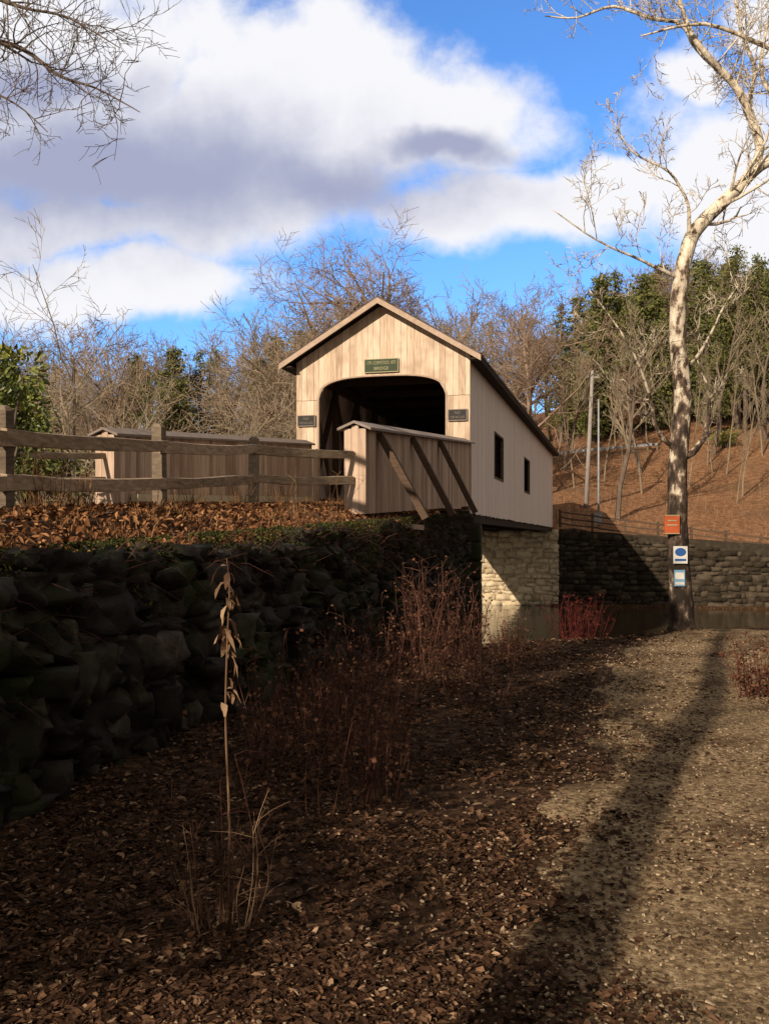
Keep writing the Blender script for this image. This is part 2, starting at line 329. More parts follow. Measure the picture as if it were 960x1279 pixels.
for side in (1,-1):
    g=MB();y=.04
    while y<LEN-.06:
        y1=min(LEN-.04,y+rnd.uniform(.2,.3))
        for a,b,_,_ in wins:
            if y<a<y1:y1=a
            if y<b<y1:y1=b
        if y1-y<.02:
            y=y1+.001;continue
        t=rnd.random();d=rnd.uniform(-.004,.004);xa=side*(HW-.03+d);xb=side*(HW+d);bt=-.22+rnd.uniform(-.03,.02)
        xa,xb=min(xa,xb),max(xa,xb)
        tp=EV+.02;w=[q for q in wins if q[0]-.01<=(y+y1)/2<=q[1]+.01]
        if w:
            g.box((xa,y+.001,bt),(xb,y1-.001,w[0][2]),t);g.box((xa,y+.001,w[0][3]),(xb,y1-.001,tp),t)
        else: g.box((xa,y+.001,bt),(xb,y1-.001,tp),t)
        y=y1
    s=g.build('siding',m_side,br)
    for a,b,z0,z1 in wins:
        e=side*(HW+.02);g=MB();f=.08
        xa,xb=min(side*(HW-.1),e),max(side*(HW-.1),e)
        g.box((xa,a-f,z0-f),(xb,b+f,z0),.1);g.box((xa,a-f,z1),(xb,b+f,z1+f),.1);g.box((xa,a-f,z0+.002),(xb,a,z1-.002),.1);g.box((xa,b,z0+.002),(xb,b+f,z1-.002),.1)
        fr=g.build('window_frame',m_rail,br)
        g=MB();k=a+.45
        while k<b:
            g.box((side*(HW-.3)-.02,k-.04,z0-.1),(side*(HW-.3)+.02,k+.04,z1+.1));k+=.45
        g.build('lattice',m_dkw,fr)
g=MB()
for side in (1,-1):
    n=12
    for i in range(n):
        xa=side*(HW+OH)*(1-i/n);xb=side*(HW+OH)*(1-(i+1)/n)
        za,zb=rooft(xa),rooft(xb);yy=-OF
        while yy<LEN+OF:
            y1=min(LEN+OF,yy+rnd.uniform(.8,1.6))
            g.hexa([(xa,yy,za-.06),(xb,yy,zb-.06),(xb,y1,zb-.06),(xa,y1,za-.06),(xa,yy,za+.03),(xb,yy,zb),(xb,y1,zb),(xa,y1,za+.03)],rnd.random());yy=y1
roof=g.build('roof',m_shing,br)
for side in (1,-1):
    g=MB();x=side*(HW+OH-.02)
    g.box((min(x,x-side*.04),-OF+.06,EV-.2),(max(x,x-side*.04),LEN+OF-.06,EV-.03),.5);g.build('fascia',m_dkw,br)
    g=MB();xa=side*(HW+.015);xb=side*(HW+OH-.07)
    g.box((min(xa,xb),-OF+.08,EV-.17),(max(xa,xb),LEN+OF-.08,EV-.13),.5);g.build('soffit',m_dkw,br)
    for yy in (-OF,LEN+OF-.05):
        g=MB();x0=side*(HW+OH+.02)
        g.hexa([(x0,yy-.02,rooft(x0)-.24),(0,yy-.02,rooft(0)-.24),(0,yy+.03,rooft(0)-.24),(x0,yy+.03,rooft(x0)-.24),(x0,yy-.02,rooft(x0)-.05),(0,yy-.02,rooft(0)-.05),(0,yy+.03,rooft(0)-.05),(x0,yy+.03,rooft(x0)-.05)],.6)
        g.build('rake_board',m_rake,br)
g=MB();yy=-.4
while yy<LEN+.4:
    g.box((-HW+.04,yy+.006,-.08),(HW-.04,yy+.24,0),rnd.random()); yy+=.25
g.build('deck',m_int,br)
g=MB()
for x in (-HW+.2,HW-.2,-1,1): g.box((x-.14,-.4,-.52),(x+.14,LEN+.4,-.24),.5)
k=.5
while k<LEN:
    g.box((-HW+.02,k-.12,-.235),(HW-.02,k+.12,-.09),.4);k+=2.2
g.build('floor_beam',m_dkw,br)
for side in (1,-1):
    g=MB();x=side*(HW-.35)
    for z in (.25,4.7): g.bar((x,.2,z),(x,LEN-.2,z),.2,.28,.4)
    n=12
    for i in range(n+1):
        yy=.5+i*(LEN-1)/n; g.bar((x,yy,0),(x,yy,4.8),.22,.2,rnd.random())
        if i<n:
            y2=.5+(i+1)*(LEN-1)/n
            g.bar((x+.02,yy,.3),(x+.02,y2,4.6),.14,.2,rnd.random());g.bar((x-.03,yy,4.6),(x-.03,y2,.3),.12,.16,rnd.random())
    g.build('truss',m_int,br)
g=MB()
for i in range(13):
    yy=.5+i*3;g.bar((-HW+.3,yy,4.85),(HW-.3,yy,4.85),.18,.22,rnd.random())
    for sd in (1,-1): g.bar((sd*(HW+.2),yy,EV-.02),(0,yy,rooft(0)-.28),.1,.16,rnd.random())
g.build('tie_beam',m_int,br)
def text(s,size,mat,parent,loc,w=None):
    cu=bpy.data.curves.new('lettering','FONT');cu.body=s;cu.size=size;cu.align_x='CENTER';cu.align_y='CENTER';cu.extrude=.004
    o=bpy.data.objects.new('tmp',cu);COL.objects.link(o);bpy.context.view_layer.update()
    me=bpy.data.meshes.new_from_object(o);bpy.data.objects.remove(o)
    if w:
        xs=[v.co.x for v in me.vertices];f=w/(max(xs)-min(xs))
        for v in me.vertices:v.co.x*=f
    me.materials.clear();me.materials.append(mat)
    q=bpy.data.objects.new('lettering',me);COL.objects.link(q);q.parent=parent;q.location=loc;q.rotation_euler=(R(90),0,0);return q
def board(name,x,z,w,h,mb,mt,lines,label):
    root=empty(name,lv(x,-.06,BZ+z),-A);tag(root,label,'sign')
    g=MB();g.box((-w/2,-.02,-h/2),(w/2,.02,h/2));g.build('panel',mb,root)
    g=MB();f=.025
    g.box((-w/2-f,-.03,h/2),(w/2+f,.02,h/2+f));g.box((-w/2-f,-.03,-h/2-f),(w/2+f,.02,-h/2));g.box((-w/2-f,-.03,-h/2),(-w/2,.02,h/2));g.box((w/2,-.03,-h/2),(w/2+f,.02,h/2));g.build('frame',mt,root)
    for s,sz,zz,tw in lines: text(s,sz,mt,root,(0,-.027,zz),tw)
board('name_sign',.02,4.82,1.15,.42,m_gsign,m_cream,[('1791 COMSTOCK 1873',.16,.09,1.0),('BRIDGE',.15,-.1,.5)],'green painted name sign centred above the arched portal')
board('notice_sign',-2.66,3.02,.6,.34,m_blk,m_capr,[('NO',.13,.07,None),('VEHICLES',.11,-.08,.48)],'small dark notice board left of the portal opening')
board('notice_sign',2.64,3.06,.6,.34,m_blk,m_capr,[('NO',.13,.07,None),('VEHICLES',.11,-.08,.48)],'small dark notice board right of the portal opening')
# ---------------------------------------------------------------- sheathed approach parapets
def parapet(l,v0,v1,zb0,zb1,zt0,zt1,outs,label):
    root=empty('boarded_parapet',lv(0,0,0),-A);tag(root,label,'parapet')
    w=.22;f=lambda v,a,b:mix(a,b,(v-v0)/(v1-v0))
    g=MB()
    for sd in (1,-1):
        v=v0
        while v<v1-.01:
            b=min(v1,v+rnd.uniform(.17,.27));xa=l+sd*(w-.025);xb=l+sd*w;xa,xb=min(xa,xb),max(xa,xb)
            p=[(xa,v+.004,f(v,zb0,zb1)),(xb,v+.004,f(v,zb0,zb1)),(xb,b-.004,f(b,zb0,zb1)),(xa,b-.004,f(b,zb0,zb1)),(xa,v+.004,f(v,zt0,zt1)-.1),(xb,v+.004,f(v,zt0,zt1)-.1),(xb,b-.004,f(b,zt0,zt1)-.1),(xa,b-.004,f(b,zt0,zt1)-.1)]
            g.hexa(p,rnd.random());v=b
    for vv_,zb,zt in ((v0,zb0,zt0),(v1,zb1,zt1)):
        for i in range(3):
            a=l-w+i*2*w/3;g.box((a+.003,vv_-.03 if vv_==v0 else vv_+.005,zb),(a+2*w/3-.003,vv_-.005 if vv_==v0 else vv_+.03,zt-.1 if i!=1 else zt-.03),rnd.uniform(.5,1))
    g.build('siding',m_truss,root)
    g=MB();o=.12;e=.12
    for sd in (1,-1):
        x=l+sd*(w+o)
        g.hexa([(l,v0-e,zt0+.0),(x,v0-e,zt0-.14),(x,v1+e*.3,zt1-.14),(l,v1+e*.3,zt1),(l,v0-e,zt0+.05),(x,v0-e,zt0-.09),(x,v1+e*.3,zt1-.09),(l,v1+e*.3,zt1+.05)],rnd.random())
    g.build('roof_cap',m_capr,root)
    sgn=1 if outs[0]>0 else -1
    for v in outs[1:]:
        zt=f(v,zt0,zt1)-.18;zb=f(v,zb0,zb1)
        g=MB();g.bar((l+sgn*(w+.04),v,zt),(l+sgn*(w+1.0),v,zb-.12),.18,.14,rnd.random());g.build('brace',m_brace,root)
        g=MB();g.bar((l+sgn*(w-.1),v+.1,zb-.2),(l+sgn*(w+.95),v+.1,zb-.3),.12,.1,rnd.random());g.build('outrigger_beam',m_dkw,root)
    return root
parapet(2.97,-13.7,-.62,2.1,2.7,3.86,4.86,(1,-12.8,-9.7,-6.3),'boarded parapet with sloping braces right of the bridge approach')
parapet(-2.5,-13.6,-.62,2.25,2.8,3.9,4.95,(-1,-12,-8.7,-5.5,-2.5),'boarded parapet with capped top left of the bridge approach')
g=MB()
p=lv(-2.15,-13);q=lv(-2.15,-1);g.bar((p.x,p.y,2.5),(q.x,q.y,2.95),.16,.16,.9)
tag(g.build('kerb_beam',m_pale),'pale kerb beam along the foot of the left boarded parapet','kerb')
# ---------------------------------------------------------------- rail fences
def post(mb,p,zt,w,lean=(0,0)):
    zb=H(p[0],p[1])-.3
    h=w/2
    ang=-A;c,s=math.cos(ang),math.sin(ang)
    def q(dx,dy,z,k): return (p[0]+(dx*c-dy*s)+lean[0]*k,p[1]+(dx*s+dy*c)+lean[1]*k,z)
    mb.hexa([q(-h,-h,zb,0),q(h,-h,zb,0),q(h,h,zb,0),q(-h,h,zb,0),q(-h*.9,-h*.95,zt,1),q(h*.95,-h*.9,zt-.02,1),q(h*.95,h*.95,zt,1),q(-h*.95,h*.9,zt-.01,1)],rnd.random())
    mb.hexa([q(-h*.9,-h*.95,zt,1),q(h*.95,-h*.9,zt-.02,1),q(h*.95,h*.95,zt,1),q(-h*.95,h*.9,zt-.01,1),q(-h*.4,-h*.4,zt+.04,1),q(h*.4,-h*.4,zt+.03,1),q(h*.4,h*.4,zt+.04,1),q(-h*.4,h*.4,zt+.05,1)],.6)
def fence(name,pts,label,w=.17,rh=.16,rt=.07,off=.06,mr_=None):
    root=empty(name,(0,0,0));tag(root,label,'fence')
    for (x,y,zt,rz,dp) in pts:
        if dp:
            g=MB();post(g,(x,y),zt,w*rnd.uniform(.95,1.12),(rnd.uniform(-.04,.04),0));g.build('post',mr_ or m_rail,root)
    for a,b in zip(pts,pts[1:]):
        for za,zb in zip(a[3],b[3]):
            g=MB();n=7;sl=rnd.uniform(-.04,.04);sd_=rnd.random()*9
            d=Vector((b[0]-a[0],b[1]-a[1],0)).normalized();o=Vector((d.y,-d.x,0))*off
            F=[]
            for i in range(n+1):
                t=i/n;e_=.1/((b[0]-a[0])**2+(b[1]-a[1])**2)**.5;tt=mix(-e_,1+e_,t)
                c=Vector((mix(a[0],b[0],tt),mix(a[1],b[1],tt),mix(za,zb,tt)-.03*math.sin(math.pi*t)+sl*(t-.5)+.02*noise.noise(Vector((t*4,sd_,0)))))+o
                hh=rh*(.5+.09*noise.noise(Vector((t*5,sd_,3))));r=Vector((d.y,-d.x,0))*rt/2
                F.append([c-r*.7-Vector((0,0,hh)),c+r-Vector((0,0,hh*.9)),c+r*1.1+Vector((0,0,hh*.85)),c-r*.8+Vector((0,0,hh))])
            vs=[q for f in F for q in f];fs=[(k*4+j,k*4+(j+1)%4,k*4+4+(j+1)%4,k*4+4+j) for k in range(n) for j in range(4)]+[(3,2,1,0),(n*4,n*4+1,n*4+2,n*4+3)]
            g.add(vs,fs,rnd.random());g.build('rail',mr_ or m_rail2,root)
    return root
fence('rail_fence',[(-4.3,4.9,2.55,[2.3,1.87],True),(-3.6,9.1,2.83,[2.58,2.13],True),(-3.05,13.1,3.14,[2.88,2.38],True),(-2.26,16.6,3.34,[3.16,2.65],True),(-.72,18.62,3.5,[3.27,2.76],False)],'weathered two rail wooden fence on top of the stone wall',.145,rh=.16,off=.05)
fence('rail_fence',[(-9.6,14.5,3.1,[2.95,2.5],True),(-7.3,17.3,3.35,[3.2,2.72],True),(-5.95,20.1,3.5,[3.35,2.85],False)],'short wooden rail fence behind the left boarded parapet end',.15,rh=.13)
pts=[]
for i in range(12):
    l=3.6+i*2.2;p=lv(l,36.6);z=max(ftop(l),H(p.x,p.y));pts.append((p.x,p.y,z+1.25,[z+1.1,z+.7,z+.3],True))
fence('rail_fence',pts,'rail fence along the top of the far river wall',.17,.11,mr_=m_brace)  # dark brace timber colour stands in for shade on this fence
# ---------------------------------------------------------------- trees
def branch(mb,p,d,L,r,lvl,mx,rg,kids,ratio=.6,spread=(28,58),up=.12,wig=.18,tint=.5,tmin=.25,sides=(7,5,3,3,3,3),minr=.012,col2=None):
    n=5 if lvl==0 else (4 if lvl<3 else 3)
    if lvl==mx: n=2
    pts=[Vector(p)];rr=[r];dd=Vector(d).normalized();dirs=[dd.copy()]
    for i in range(n):
        dd=(dd+Vector((rg.uniform(-1,1),rg.uniform(-1,1),rg.uniform(-.6,.8)))*wig+Vector((0,0,up*(.5 if lvl==0 else 1)))).normalized()
        pts.append(pts[-1]+dd*L/n);rr.append(max(minr*.7,r*(1-(.72 if lvl<mx else .8)*(i+1)/n)));dirs.append(dd.copy())
    tgt=col2 if (col2 is not None and lvl>0) else mb
    tgt.tube(pts,rr,sides[min(lvl,5)],tint+rg.uniform(-.3,.3)*(lvl>0),cap=False)
    if lvl>=mx:return
    nk=kids[lvl]
    for k in range(nk):
        t=tmin+(1-tmin)*(k+rg.random()*.8)/nk if lvl==0 else .15+.85*(k+rg.random())/nk
        t=min(.999,t)*n;i=int(t);f=t-i
        q=pts[i].lerp(pts[i+1],f);rd=rr[i]*(1-f)+rr[i+1]*f;bd=dirs[i+1]
        a=rg.uniform(0,2*math.pi);per=bd.orthogonal().normalized();per.rotate(Matrix.Rotation(a,3,bd))
        an=R(rg.uniform(*spread));nd=bd*math.cos(an)+per*math.sin(an)
        if lvl==0 and nd.z<0.05: nd.z=abs(nd.z)*.4+.05
        Lk=L*ratio*rg.uniform(.65,1.15)*(1.15-.45*(t/n) if lvl==0 else 1)
        branch(mb,q,nd,Lk,max(minr,rd*.62),lvl+1,mx,rg,kids,ratio,spread,up,wig,tint,tmin,sides,minr,col2)
def fit(t,c,Ht):
    zs=[p[2] for p in t.v]+([p[2] for p in c.v] if c else []);zs.sort();f=Ht/zs[int(len(zs)*.993)]
    for m in (t,c):
        if m: m.v=[(a*f,b*f,z*f) for a,b,z in m.v]
def bare_proto(seed,Ht,r,kids,mt,parts=False,lean=(0,0),**kw):
    rg=random.Random(seed);t=MB();c=MB() if parts else None
    branch(t,(0,0,-.3),(rg.uniform(-.08,.08)+lean[0],rg.uniform(-.08,.08)+lean[1],1),Ht*.6,r,0,len(kids),rg,kids,col2=c,**kw)
    fit(t,c,Ht)
    return t,c
protos=[]
spec=[(1,17,.24,(9,6,5,3),m_twigA,dict(tmin=.3,spread=(30,62),minr=.019,ratio=.55,up=.06)),
      (2,16,.22,(10,6,5,3),m_twigB,dict(tmin=.28,spread=(35,68),minr=.019,ratio=.55,up=.04)),
      (3,18,.2,(9,6,5,3),m_twigA,dict(tmin=.45,spread=(25,50),minr=.019,ratio=.46,up=.08)),
      (4,15,.2,(10,6,5,3),m_twigB,dict(tmin=.25,spread=(35,70),minr=.019,ratio=.56,up=.03)),
      (5,19,.17,(8,6,4,3),m_twigA,dict(tmin=.5,spread=(22,45),minr=.019,ratio=.38,up=.08))]
for sd,ht,r,k,mt,kw in spec:
    t,_=bare_proto(sd,ht,r,k,mt,**kw);o=t.build('bare_tree',mt);protos.append([o,False])
def pine_mesh(seed,Ht,Rad,dens,low=.15,sz=.34,pw=.62):
    rg=random.Random(seed);c=MB();t=MB()
    t.tube([(0,0,-.3),(0.05,0,Ht*.5),(0,0,Ht)],[Ht*.017,Ht*.011,.02],7,.3)
    z=Ht*low
    while z<Ht*.985:
        f=(z-Ht*low)/(Ht*(1-low));rad=Rad*(1-f)**pw*min(1,.45+f*3)+.12
        for b in range(rg.randint(2,3)):
            a=rg.uniform(0,6.28);lump=.75+.6*noise.noise(Vector((math.cos(a)*1.4,math.sin(a)*1.4,z*.45+seed)));rr=max(.15,rad*rg.uniform(.5,1.15)*lump)
            d=Vector((math.cos(a),math.sin(a),rg.uniform(.05,.5)))
            p0=Vector((0,0,z));t.tube([p0,p0+d*rr],[.04,.012],3,.3,cap=False)
            m=int(dens*(.35+rr/Rad))
            for k in range(m):
                s=(rg.random()**.55)*rr;p=p0+d*s+Vector((rg.gauss(0,1),rg.gauss(0,1),rg.gauss(0,.6)))*(.12+.2*s/max(rr,.3))*Rad*.26
                e=Vector((rg.gauss(0,1),rg.gauss(0,1),rg.gauss(.2,.7))).normalized();e2=e.cross(Vector((rg.gauss(0,1),rg.gauss(0,1),rg.gauss(0,1)))).normalized()
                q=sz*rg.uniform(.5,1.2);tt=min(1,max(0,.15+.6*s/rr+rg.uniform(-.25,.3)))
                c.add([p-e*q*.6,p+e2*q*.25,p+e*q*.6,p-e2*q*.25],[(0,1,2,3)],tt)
        z+=rg.uniform(.12,.3)*Ht/16
    return t,c
pp=[]
for sd,ht,rad,dn,lo in ((11,18,4.4,36,.1),(12,20,4.6,34,.28),(13,14,3.8,38,.03)):
    t,c=pine_mesh(sd,ht,rad,dn,lo,.32)
    r=empty('evergreen_tree');t.build('trunk',m_bark,r);c.build('crown',m_pine,r);pp.append([r,False])
t,_=bare_proto(21,9,.12,(8,6,4),m_twigB,tmin=.2,spread=(30,60),minr=.018,ratio=.5)
rg=random.Random(5);c=MB()
for i in range(2600):
    a=rg.random()*6.28;z=rg.uniform(2,9);rr=2.4*math.sin(min(1,max(0,(z-1.2)/7.8))*math.pi)**.6*rg.random()**.5 if z<8.9 else 0
    p=Vector((math.cos(a)*rr,math.sin(a)*rr,z));e=Vector((rg.gauss(0,1),rg.gauss(0,1),rg.gauss(0,1))).normalized();e2=e.orthogonal().normalized();q=.13
    c.add([p-e*q,p+e2*q*.6,p+e*q,p-e2*q*.6],[(0,1,2,3)],rg.random())
rr_=empty('oak_tree');t.build('trunk',m_twigB,rr_);c.build('crown',m_rust,rr_);pr=[[rr_,False]]
def put(pl,x,y,s,label,cat,group,name=None,dz=0):
    o,used=pl
    q=copy_tree(o) if used else o;pl[1]=True
    q.location=(x,y,H(x,y)+dz);q.rotation_euler=(0,0,rnd.uniform(0,6.28));q.scale=(s*rnd.uniform(.9,1.15),s*rnd.uniform(.9,1.15),s)
    tag(q,label,cat,group);return q
def region(px):
    if px<390: return 'left of the bridge'
    if px<690: return 'behind the bridge roof'
    return 'on the hill right of the bridge'
def sky_line(px):
    P=[(-200,450),(0,450),(60,440),(120,450),(230,432),(300,430),(350,412),(450,402),(600,398),(660,392),(720,385),(760,340),(850,330),(960,310),(1300,310)]
    for (a,b),(c,d) in zip(P,P[1:]):
        if px<=c: return mix(b,d,(px-a)/(c-a))
    return 300
for i in range(150):
    px=rnd.uniform(-120,1120);Y=rnd.choice([rnd.uniform(80,110),rnd.uniform(95,150),rnd.uniform(120,190)])
    if px>690 and Y<116: Y+=40
    x=(px-480)/1200*Y;h=H(x,Y)
    want=1.6+(674-sky_line(px)-rnd.uniform(-50,12))/1200*Y-h
    k=rnd.randrange(5);base=[17,16,18,15,19][k]
    s=max(.3,min(1.35,want/base*rnd.uniform(.75,1.03)))
    rgn=region(px);put(protos[k],x,Y,s,'slender bare tree in the leafless woods '+rgn,'tree','bare trees '+rgn)
for i in range(22):
    px=rnd.uniform(690,1010);Y=rnd.uniform(82,112);x=(px-480)/1200*Y
    s=rnd.uniform(.35,.75);q=put(protos[rnd.choice((2,4,4))],x,Y,s,'thin young tree standing on the open leafy slope','tree','young trees on the leafy slope');q.scale=(s*.6,s*.6,s)
for i in range(92):
    px=rnd.choice([rnd.uniform(150,400),rnd.uniform(-80,200),rnd.uniform(715,840),rnd.uniform(700,1050),rnd.uniform(840,1050)]);Y=rnd.uniform(84,116)
    if px>690: Y=rnd.uniform(112,140)
    x=(px-480)/1200*Y;h=H(x,Y);off=rnd.uniform(-75,2) if px<690 else rnd.uniform(-65,22)
    want=1.6+(674-sky_line(px)+off)/1200*Y-h
    k=rnd.randrange(3);s=max(.3,min(1.5,want/[18,20,14][k]))
    rgn=region(px);put(pp[k],x,Y,s,'soft olive green pine among the bare woods '+rgn,'tree','pines '+rgn)
for i in range(24):
    px=rnd.uniform(40,1000);Y=rnd.uniform(85,125)
    if px>690:Y+=25
    x=(px-480)/1200*Y;rgn=region(px)
    put(pr[0],x,Y,rnd.uniform(.6,1.1),'small oak holding rusty withered leaves '+rgn,'tree','rusty oaks '+rgn)
def feature(seed,px,Y,topy,r,kids,mt,label,name='bare_tree',mbk=m_bark,**kw):
    x=(px-480)/1200*Y;h=H(x,Y);ht=1.6+(674-topy)/1200*Y-h
    t,c=bare_proto(seed,ht,r,kids,mt,True,**kw)
    root=empty(name,(x,Y,h));t.build('trunk',mbk,root);c.build('crown',mt,root);tag(root,label,'tree');return root
feature(31,545,88,300,.42,(14,8,6,4),m_twigB,'tall broad bare tree rising just right of the bridge gable peak',tmin=.3,spread=(35,62),minr=.017,ratio=.52,up=.0)
feature(32,410,86,335,.36,(13,8,6,4),m_twigB,'spreading bare tree rising left of the bridge gable peak',tmin=.3,spread=(38,66),minr=.017,ratio=.5,up=.0)
feature(33,632,92,348,.3,(12,7,6,4),m_twigB,'bare tree above the right slope of the bridge roof',tmin=.3,spread=(32,62),minr=.017,ratio=.48,up=.0)
feature(34,72,42,295,.2,(13,7,5,3),m_twigA,'tall thin bare tree at left behind the green shrub',tmin=.2,spread=(32,62),minr=.011,ratio=.48,up=.03)
feature(35,235,72,418,.3,(13,8,6,3),m_twigA,'rounded bare tree behind the left boarded parapet',tmin=.15,spread=(38,66),minr=.016,ratio=.58,up=.0)
feature(39,150,66,430,.2,(10,6,5,3),m_twigA,'thin bare tree left of the parapet end',tmin=.2,spread=(32,62),minr=.014,ratio=.55,up=.02)
feature(36,770,74,365,.16,(10,6,5,3),m_twigA,'slim pale bare tree between utility poles and sycamore',tmin=.35,spread=(30,60),minr=.013,ratio=.42)
for i,(px,Y,ty) in enumerate([(705,100,430),(800,98,390),(890,104,350),(955,108,340)]):
    feature(50+i,px,Y,ty,.17,(9,6,5),m_twigA,['straight bare tree just right of the bridge eave','thin bare tree left of the sycamore trunk on the slope','tall bare tree on the slope right of the sycamore trunk','tall bare tree at the right edge of the slope'][i],tmin=.5,spread=(25,50),minr=.018,ratio=.4)
# ---- sycamore
def P(px,py,Y): return Vector(((px-480)/1200*Y,Y,1.6+(674-py)/1200*Y))
YS=17.4;sx=(850-480)/1200*YS
syr=empty('sycamore_tree',(sx,YS,H(sx,YS)));tag(syr,'large pale barked sycamore with trail signs on its trunk beside the path','tree')
base=syr.location.copy()
def smooth_pts(pts,rad,n=4):
    o=[];r=[]
    m=len(pts)
    for i in range(m-1):
        p0,p1,p2,p3=pts[max(i-1,0)],pts[i],pts[i+1],pts[min(i+2,m-1)]
        for k in range(n):
            t=k/n;o.append(.5*((2*p1)+(p2-p0)*t+(2*p0-5*p1+4*p2-p3)*t*t+(3*p1-p0-3*p2+p3)*t**3));r.append(mix(rad[i],rad[i+1],t))
    o.append(pts[-1]);r.append(rad[-1]);return o,r
trunk=MB();crown=MB();rg=random.Random(44)
def limb(mb,pp_,rad,tw=0,L=1.0,lv_=3,kids=(4,4,3),sides=10,kr=.3,start=.2,wob=.25,mr=.0065):
    pts,rr=smooth_pts([p-base for p in pp_],rad)
    for i in range(len(pts)): pts[i]=pts[i]+Vector((rg.uniform(-1,1),rg.uniform(-1,1),0))*rr[i]*wob
    mb.tube(pts,rr,sides,.5)
    n=len(pts)
    for k in range(tw):
        i=int((start+(1-start)*(k+rg.random())/tw)*(n-2));d=(pts[i+1]-pts[i]).normalized()
        per=d.orthogonal().normalized();per.rotate(Matrix.Rotation(rg.uniform(0,6.28),3,d));an=R(rg.uniform(35,75))
        branch(crown,pts[i],d*math.cos(an)+per*math.sin(an),L*rg.uniform(.6,1.3),max(mr*1.6,rr[i]*kr),1,1+len(kids),rg,(0,)+kids,.55,(25,65),.03,.34,.5,.1,(7,5,4,3,3,3),mr)
    return pts,rr
Y=YS
main=[P(852,792,Y),P(851,770,Y),P(847,700,Y),P(845,600,Y),P(852,500,Y),P(845,420,Y),P(850,345,Y),P(864,295,Y),P(886,268,Y),P(918,238,Y),P(948,208,Y),P(985,190,Y-.3),P(1040,160,Y-.5)]
limb(trunk,main,[.27,.22,.19,.172,.158,.148,.138,.13,.122,.112,.102,.09,.07],7,1.6,sides=18,wob=.06,start=.62)
limb(trunk,[P(942,213,Y),P(948,180,Y-.1),P(934,140,Y-.2),P(918,108,Y-.3),P(885,72,Y-.5),P(862,40,Y-.6),P(845,-10,Y-.8)],[.08,.084,.076,.066,.056,.045,.034],8,1.5,start=.1,wob=.08)
limb(crown,[P(918,108,Y-.3),P(870,60,Y),P(850,30,Y),P(810,22,Y+.2),P(765,8,Y+.4),P(720,22,Y+.5),P(680,20,Y+.5)],[.055,.05,.043,.035,.027,.018,.01],11,1.0,sides=6,start=.1)
limb(crown,[P(930,140,Y-.2),P(942,90,Y+.4),P(925,40,Y+.6),P(915,-20,Y+.8)],[.05,.04,.028,.018],7,1.2,sides=6,start=.1)
limb(crown,[P(860,300,Y),P(858,255,Y-.2),P(835,215,Y-.4),P(790,190,Y-.5),P(765,150,Y-.5)],[.05,.03,.022,.015,.008],6,1.0,sides=6,start=.2)
limb(crown,[P(851,350,Y),P(800,325,Y-.3),P(745,300,Y-.6),P(690,262,Y-.8)],[.04,.026,.016,.008],6,1.0,sides=6,start=.2)
limb(crown,[P(847,565,Y),P(822,540,Y-.2),P(812,500,Y-.4),P(795,450,Y-.6),P(765,400,Y-.6),P(735,362,Y-.6)],[.05,.038,.03,.022,.016,.009],6,.9,sides=6)
limb(crown,[P(850,572,Y),P(868,562,Y),P(882,535,Y+.1),P(884,490,Y+.1),P(870,450,Y+.2)],[.075,.06,.045,.025,.01],3,.7,sides=7)
limb(crown,[P(850,470,Y),P(880,430,Y+.3),P(905,380,Y+.5),P(930,345,Y+.6)],[.04,.028,.018,.009],5,.9,sides=6)
limb(crown,[P(985,190,Y-.3),P(975,140,Y-.3),P(950,90,Y-.2),P(960,20,Y)],[.06,.05,.035,.02],7,1.3,sides=6,start=.1)
limb(crown,[P(1040,90,Y-.5),P(960,60,Y-.6),P(880,30,Y-.8),P(800,45,Y-.9)],[.055,.045,.03,.012],8,1.1,sides=6,start=.1)
trunk.build('trunk',m_syc,syr,True);crown.build('crown',m_syc,syr,True)
for k in range(5):
    g=MB();a=k*1.25+.3;d=Vector((math.cos(a),math.sin(a),0));g.tube([d*.04+Vector((0,0,.35)),d*.17+Vector((0,0,.1)),d*.32+Vector((0,0,-.05)),d*.45+Vector((0,0,-.2))],[.08,.09,.07,.04],7,.5)
    g.build('root',m_syc,syr,True)
def tsign(px,py,w,h,m1,label):
    Yt=YS-.225;p=P(px,py,Yt);r=empty('trail_sign',p);tag(r,label,'sign')
    g=MB();g.box((-w/2,-.012,-h/2),(w/2,.012,h/2));g.build('panel',m1,r);return r,w,h
r,w,h=tsign(838.5,655,.27,.34,m_orange,'orange square notice nailed highest on the sycamore trunk')
g=MB();f=.014
g.box((-w/2,-.018,h/2-f),(w/2,-.0125,h/2));g.box((-w/2,-.018,-h/2),(w/2,-.0125,-h/2+f));g.box((-w*.36,-.018,-.02),(w*.36,-.0125,.0));g.box((-w*.3,-.018,.06),(w*.3,-.0125,.08));g.build('marking',m_cream,r)
g=MB();g.box((-.1,.0125,-.15),(.1,.06,.15));g.build('mount',m_rail,r)
r,w,h=tsign(849,693,.25,.31,m_white,'white trail sign with blue oval in the middle of the sycamore trunk')
g=MB();n=20;g.add([(math.cos(i*2*math.pi/n)*.1,-.016,.05+math.sin(i*2*math.pi/n)*.075) for i in range(n)],[tuple(range(n))]);g.build('oval',m_blue,r)
g=MB();g.box((-.1,-.017,-.11),(.1,-.0125,-.07));g.build('marking',m_blue,r)
g=MB();g.box((-.1,.0125,-.12),(.1,.06,.12));g.build('mount',m_rail,r)
r,w,h=tsign(848,722,.19,.29,m_lblue,'light blue and white trail marker lowest on the sycamore trunk')
g=MB();g.box((-.08,-.017,-.02),(.08,-.0125,.1));g.box((-.08,-.017,-.12),(.08,-.0125,-.07));g.build('marking',m_white,r)
g=MB();g.box((-.08,.0125,-.1),(.08,.06,.1));g.build('mount',m_rail,r)
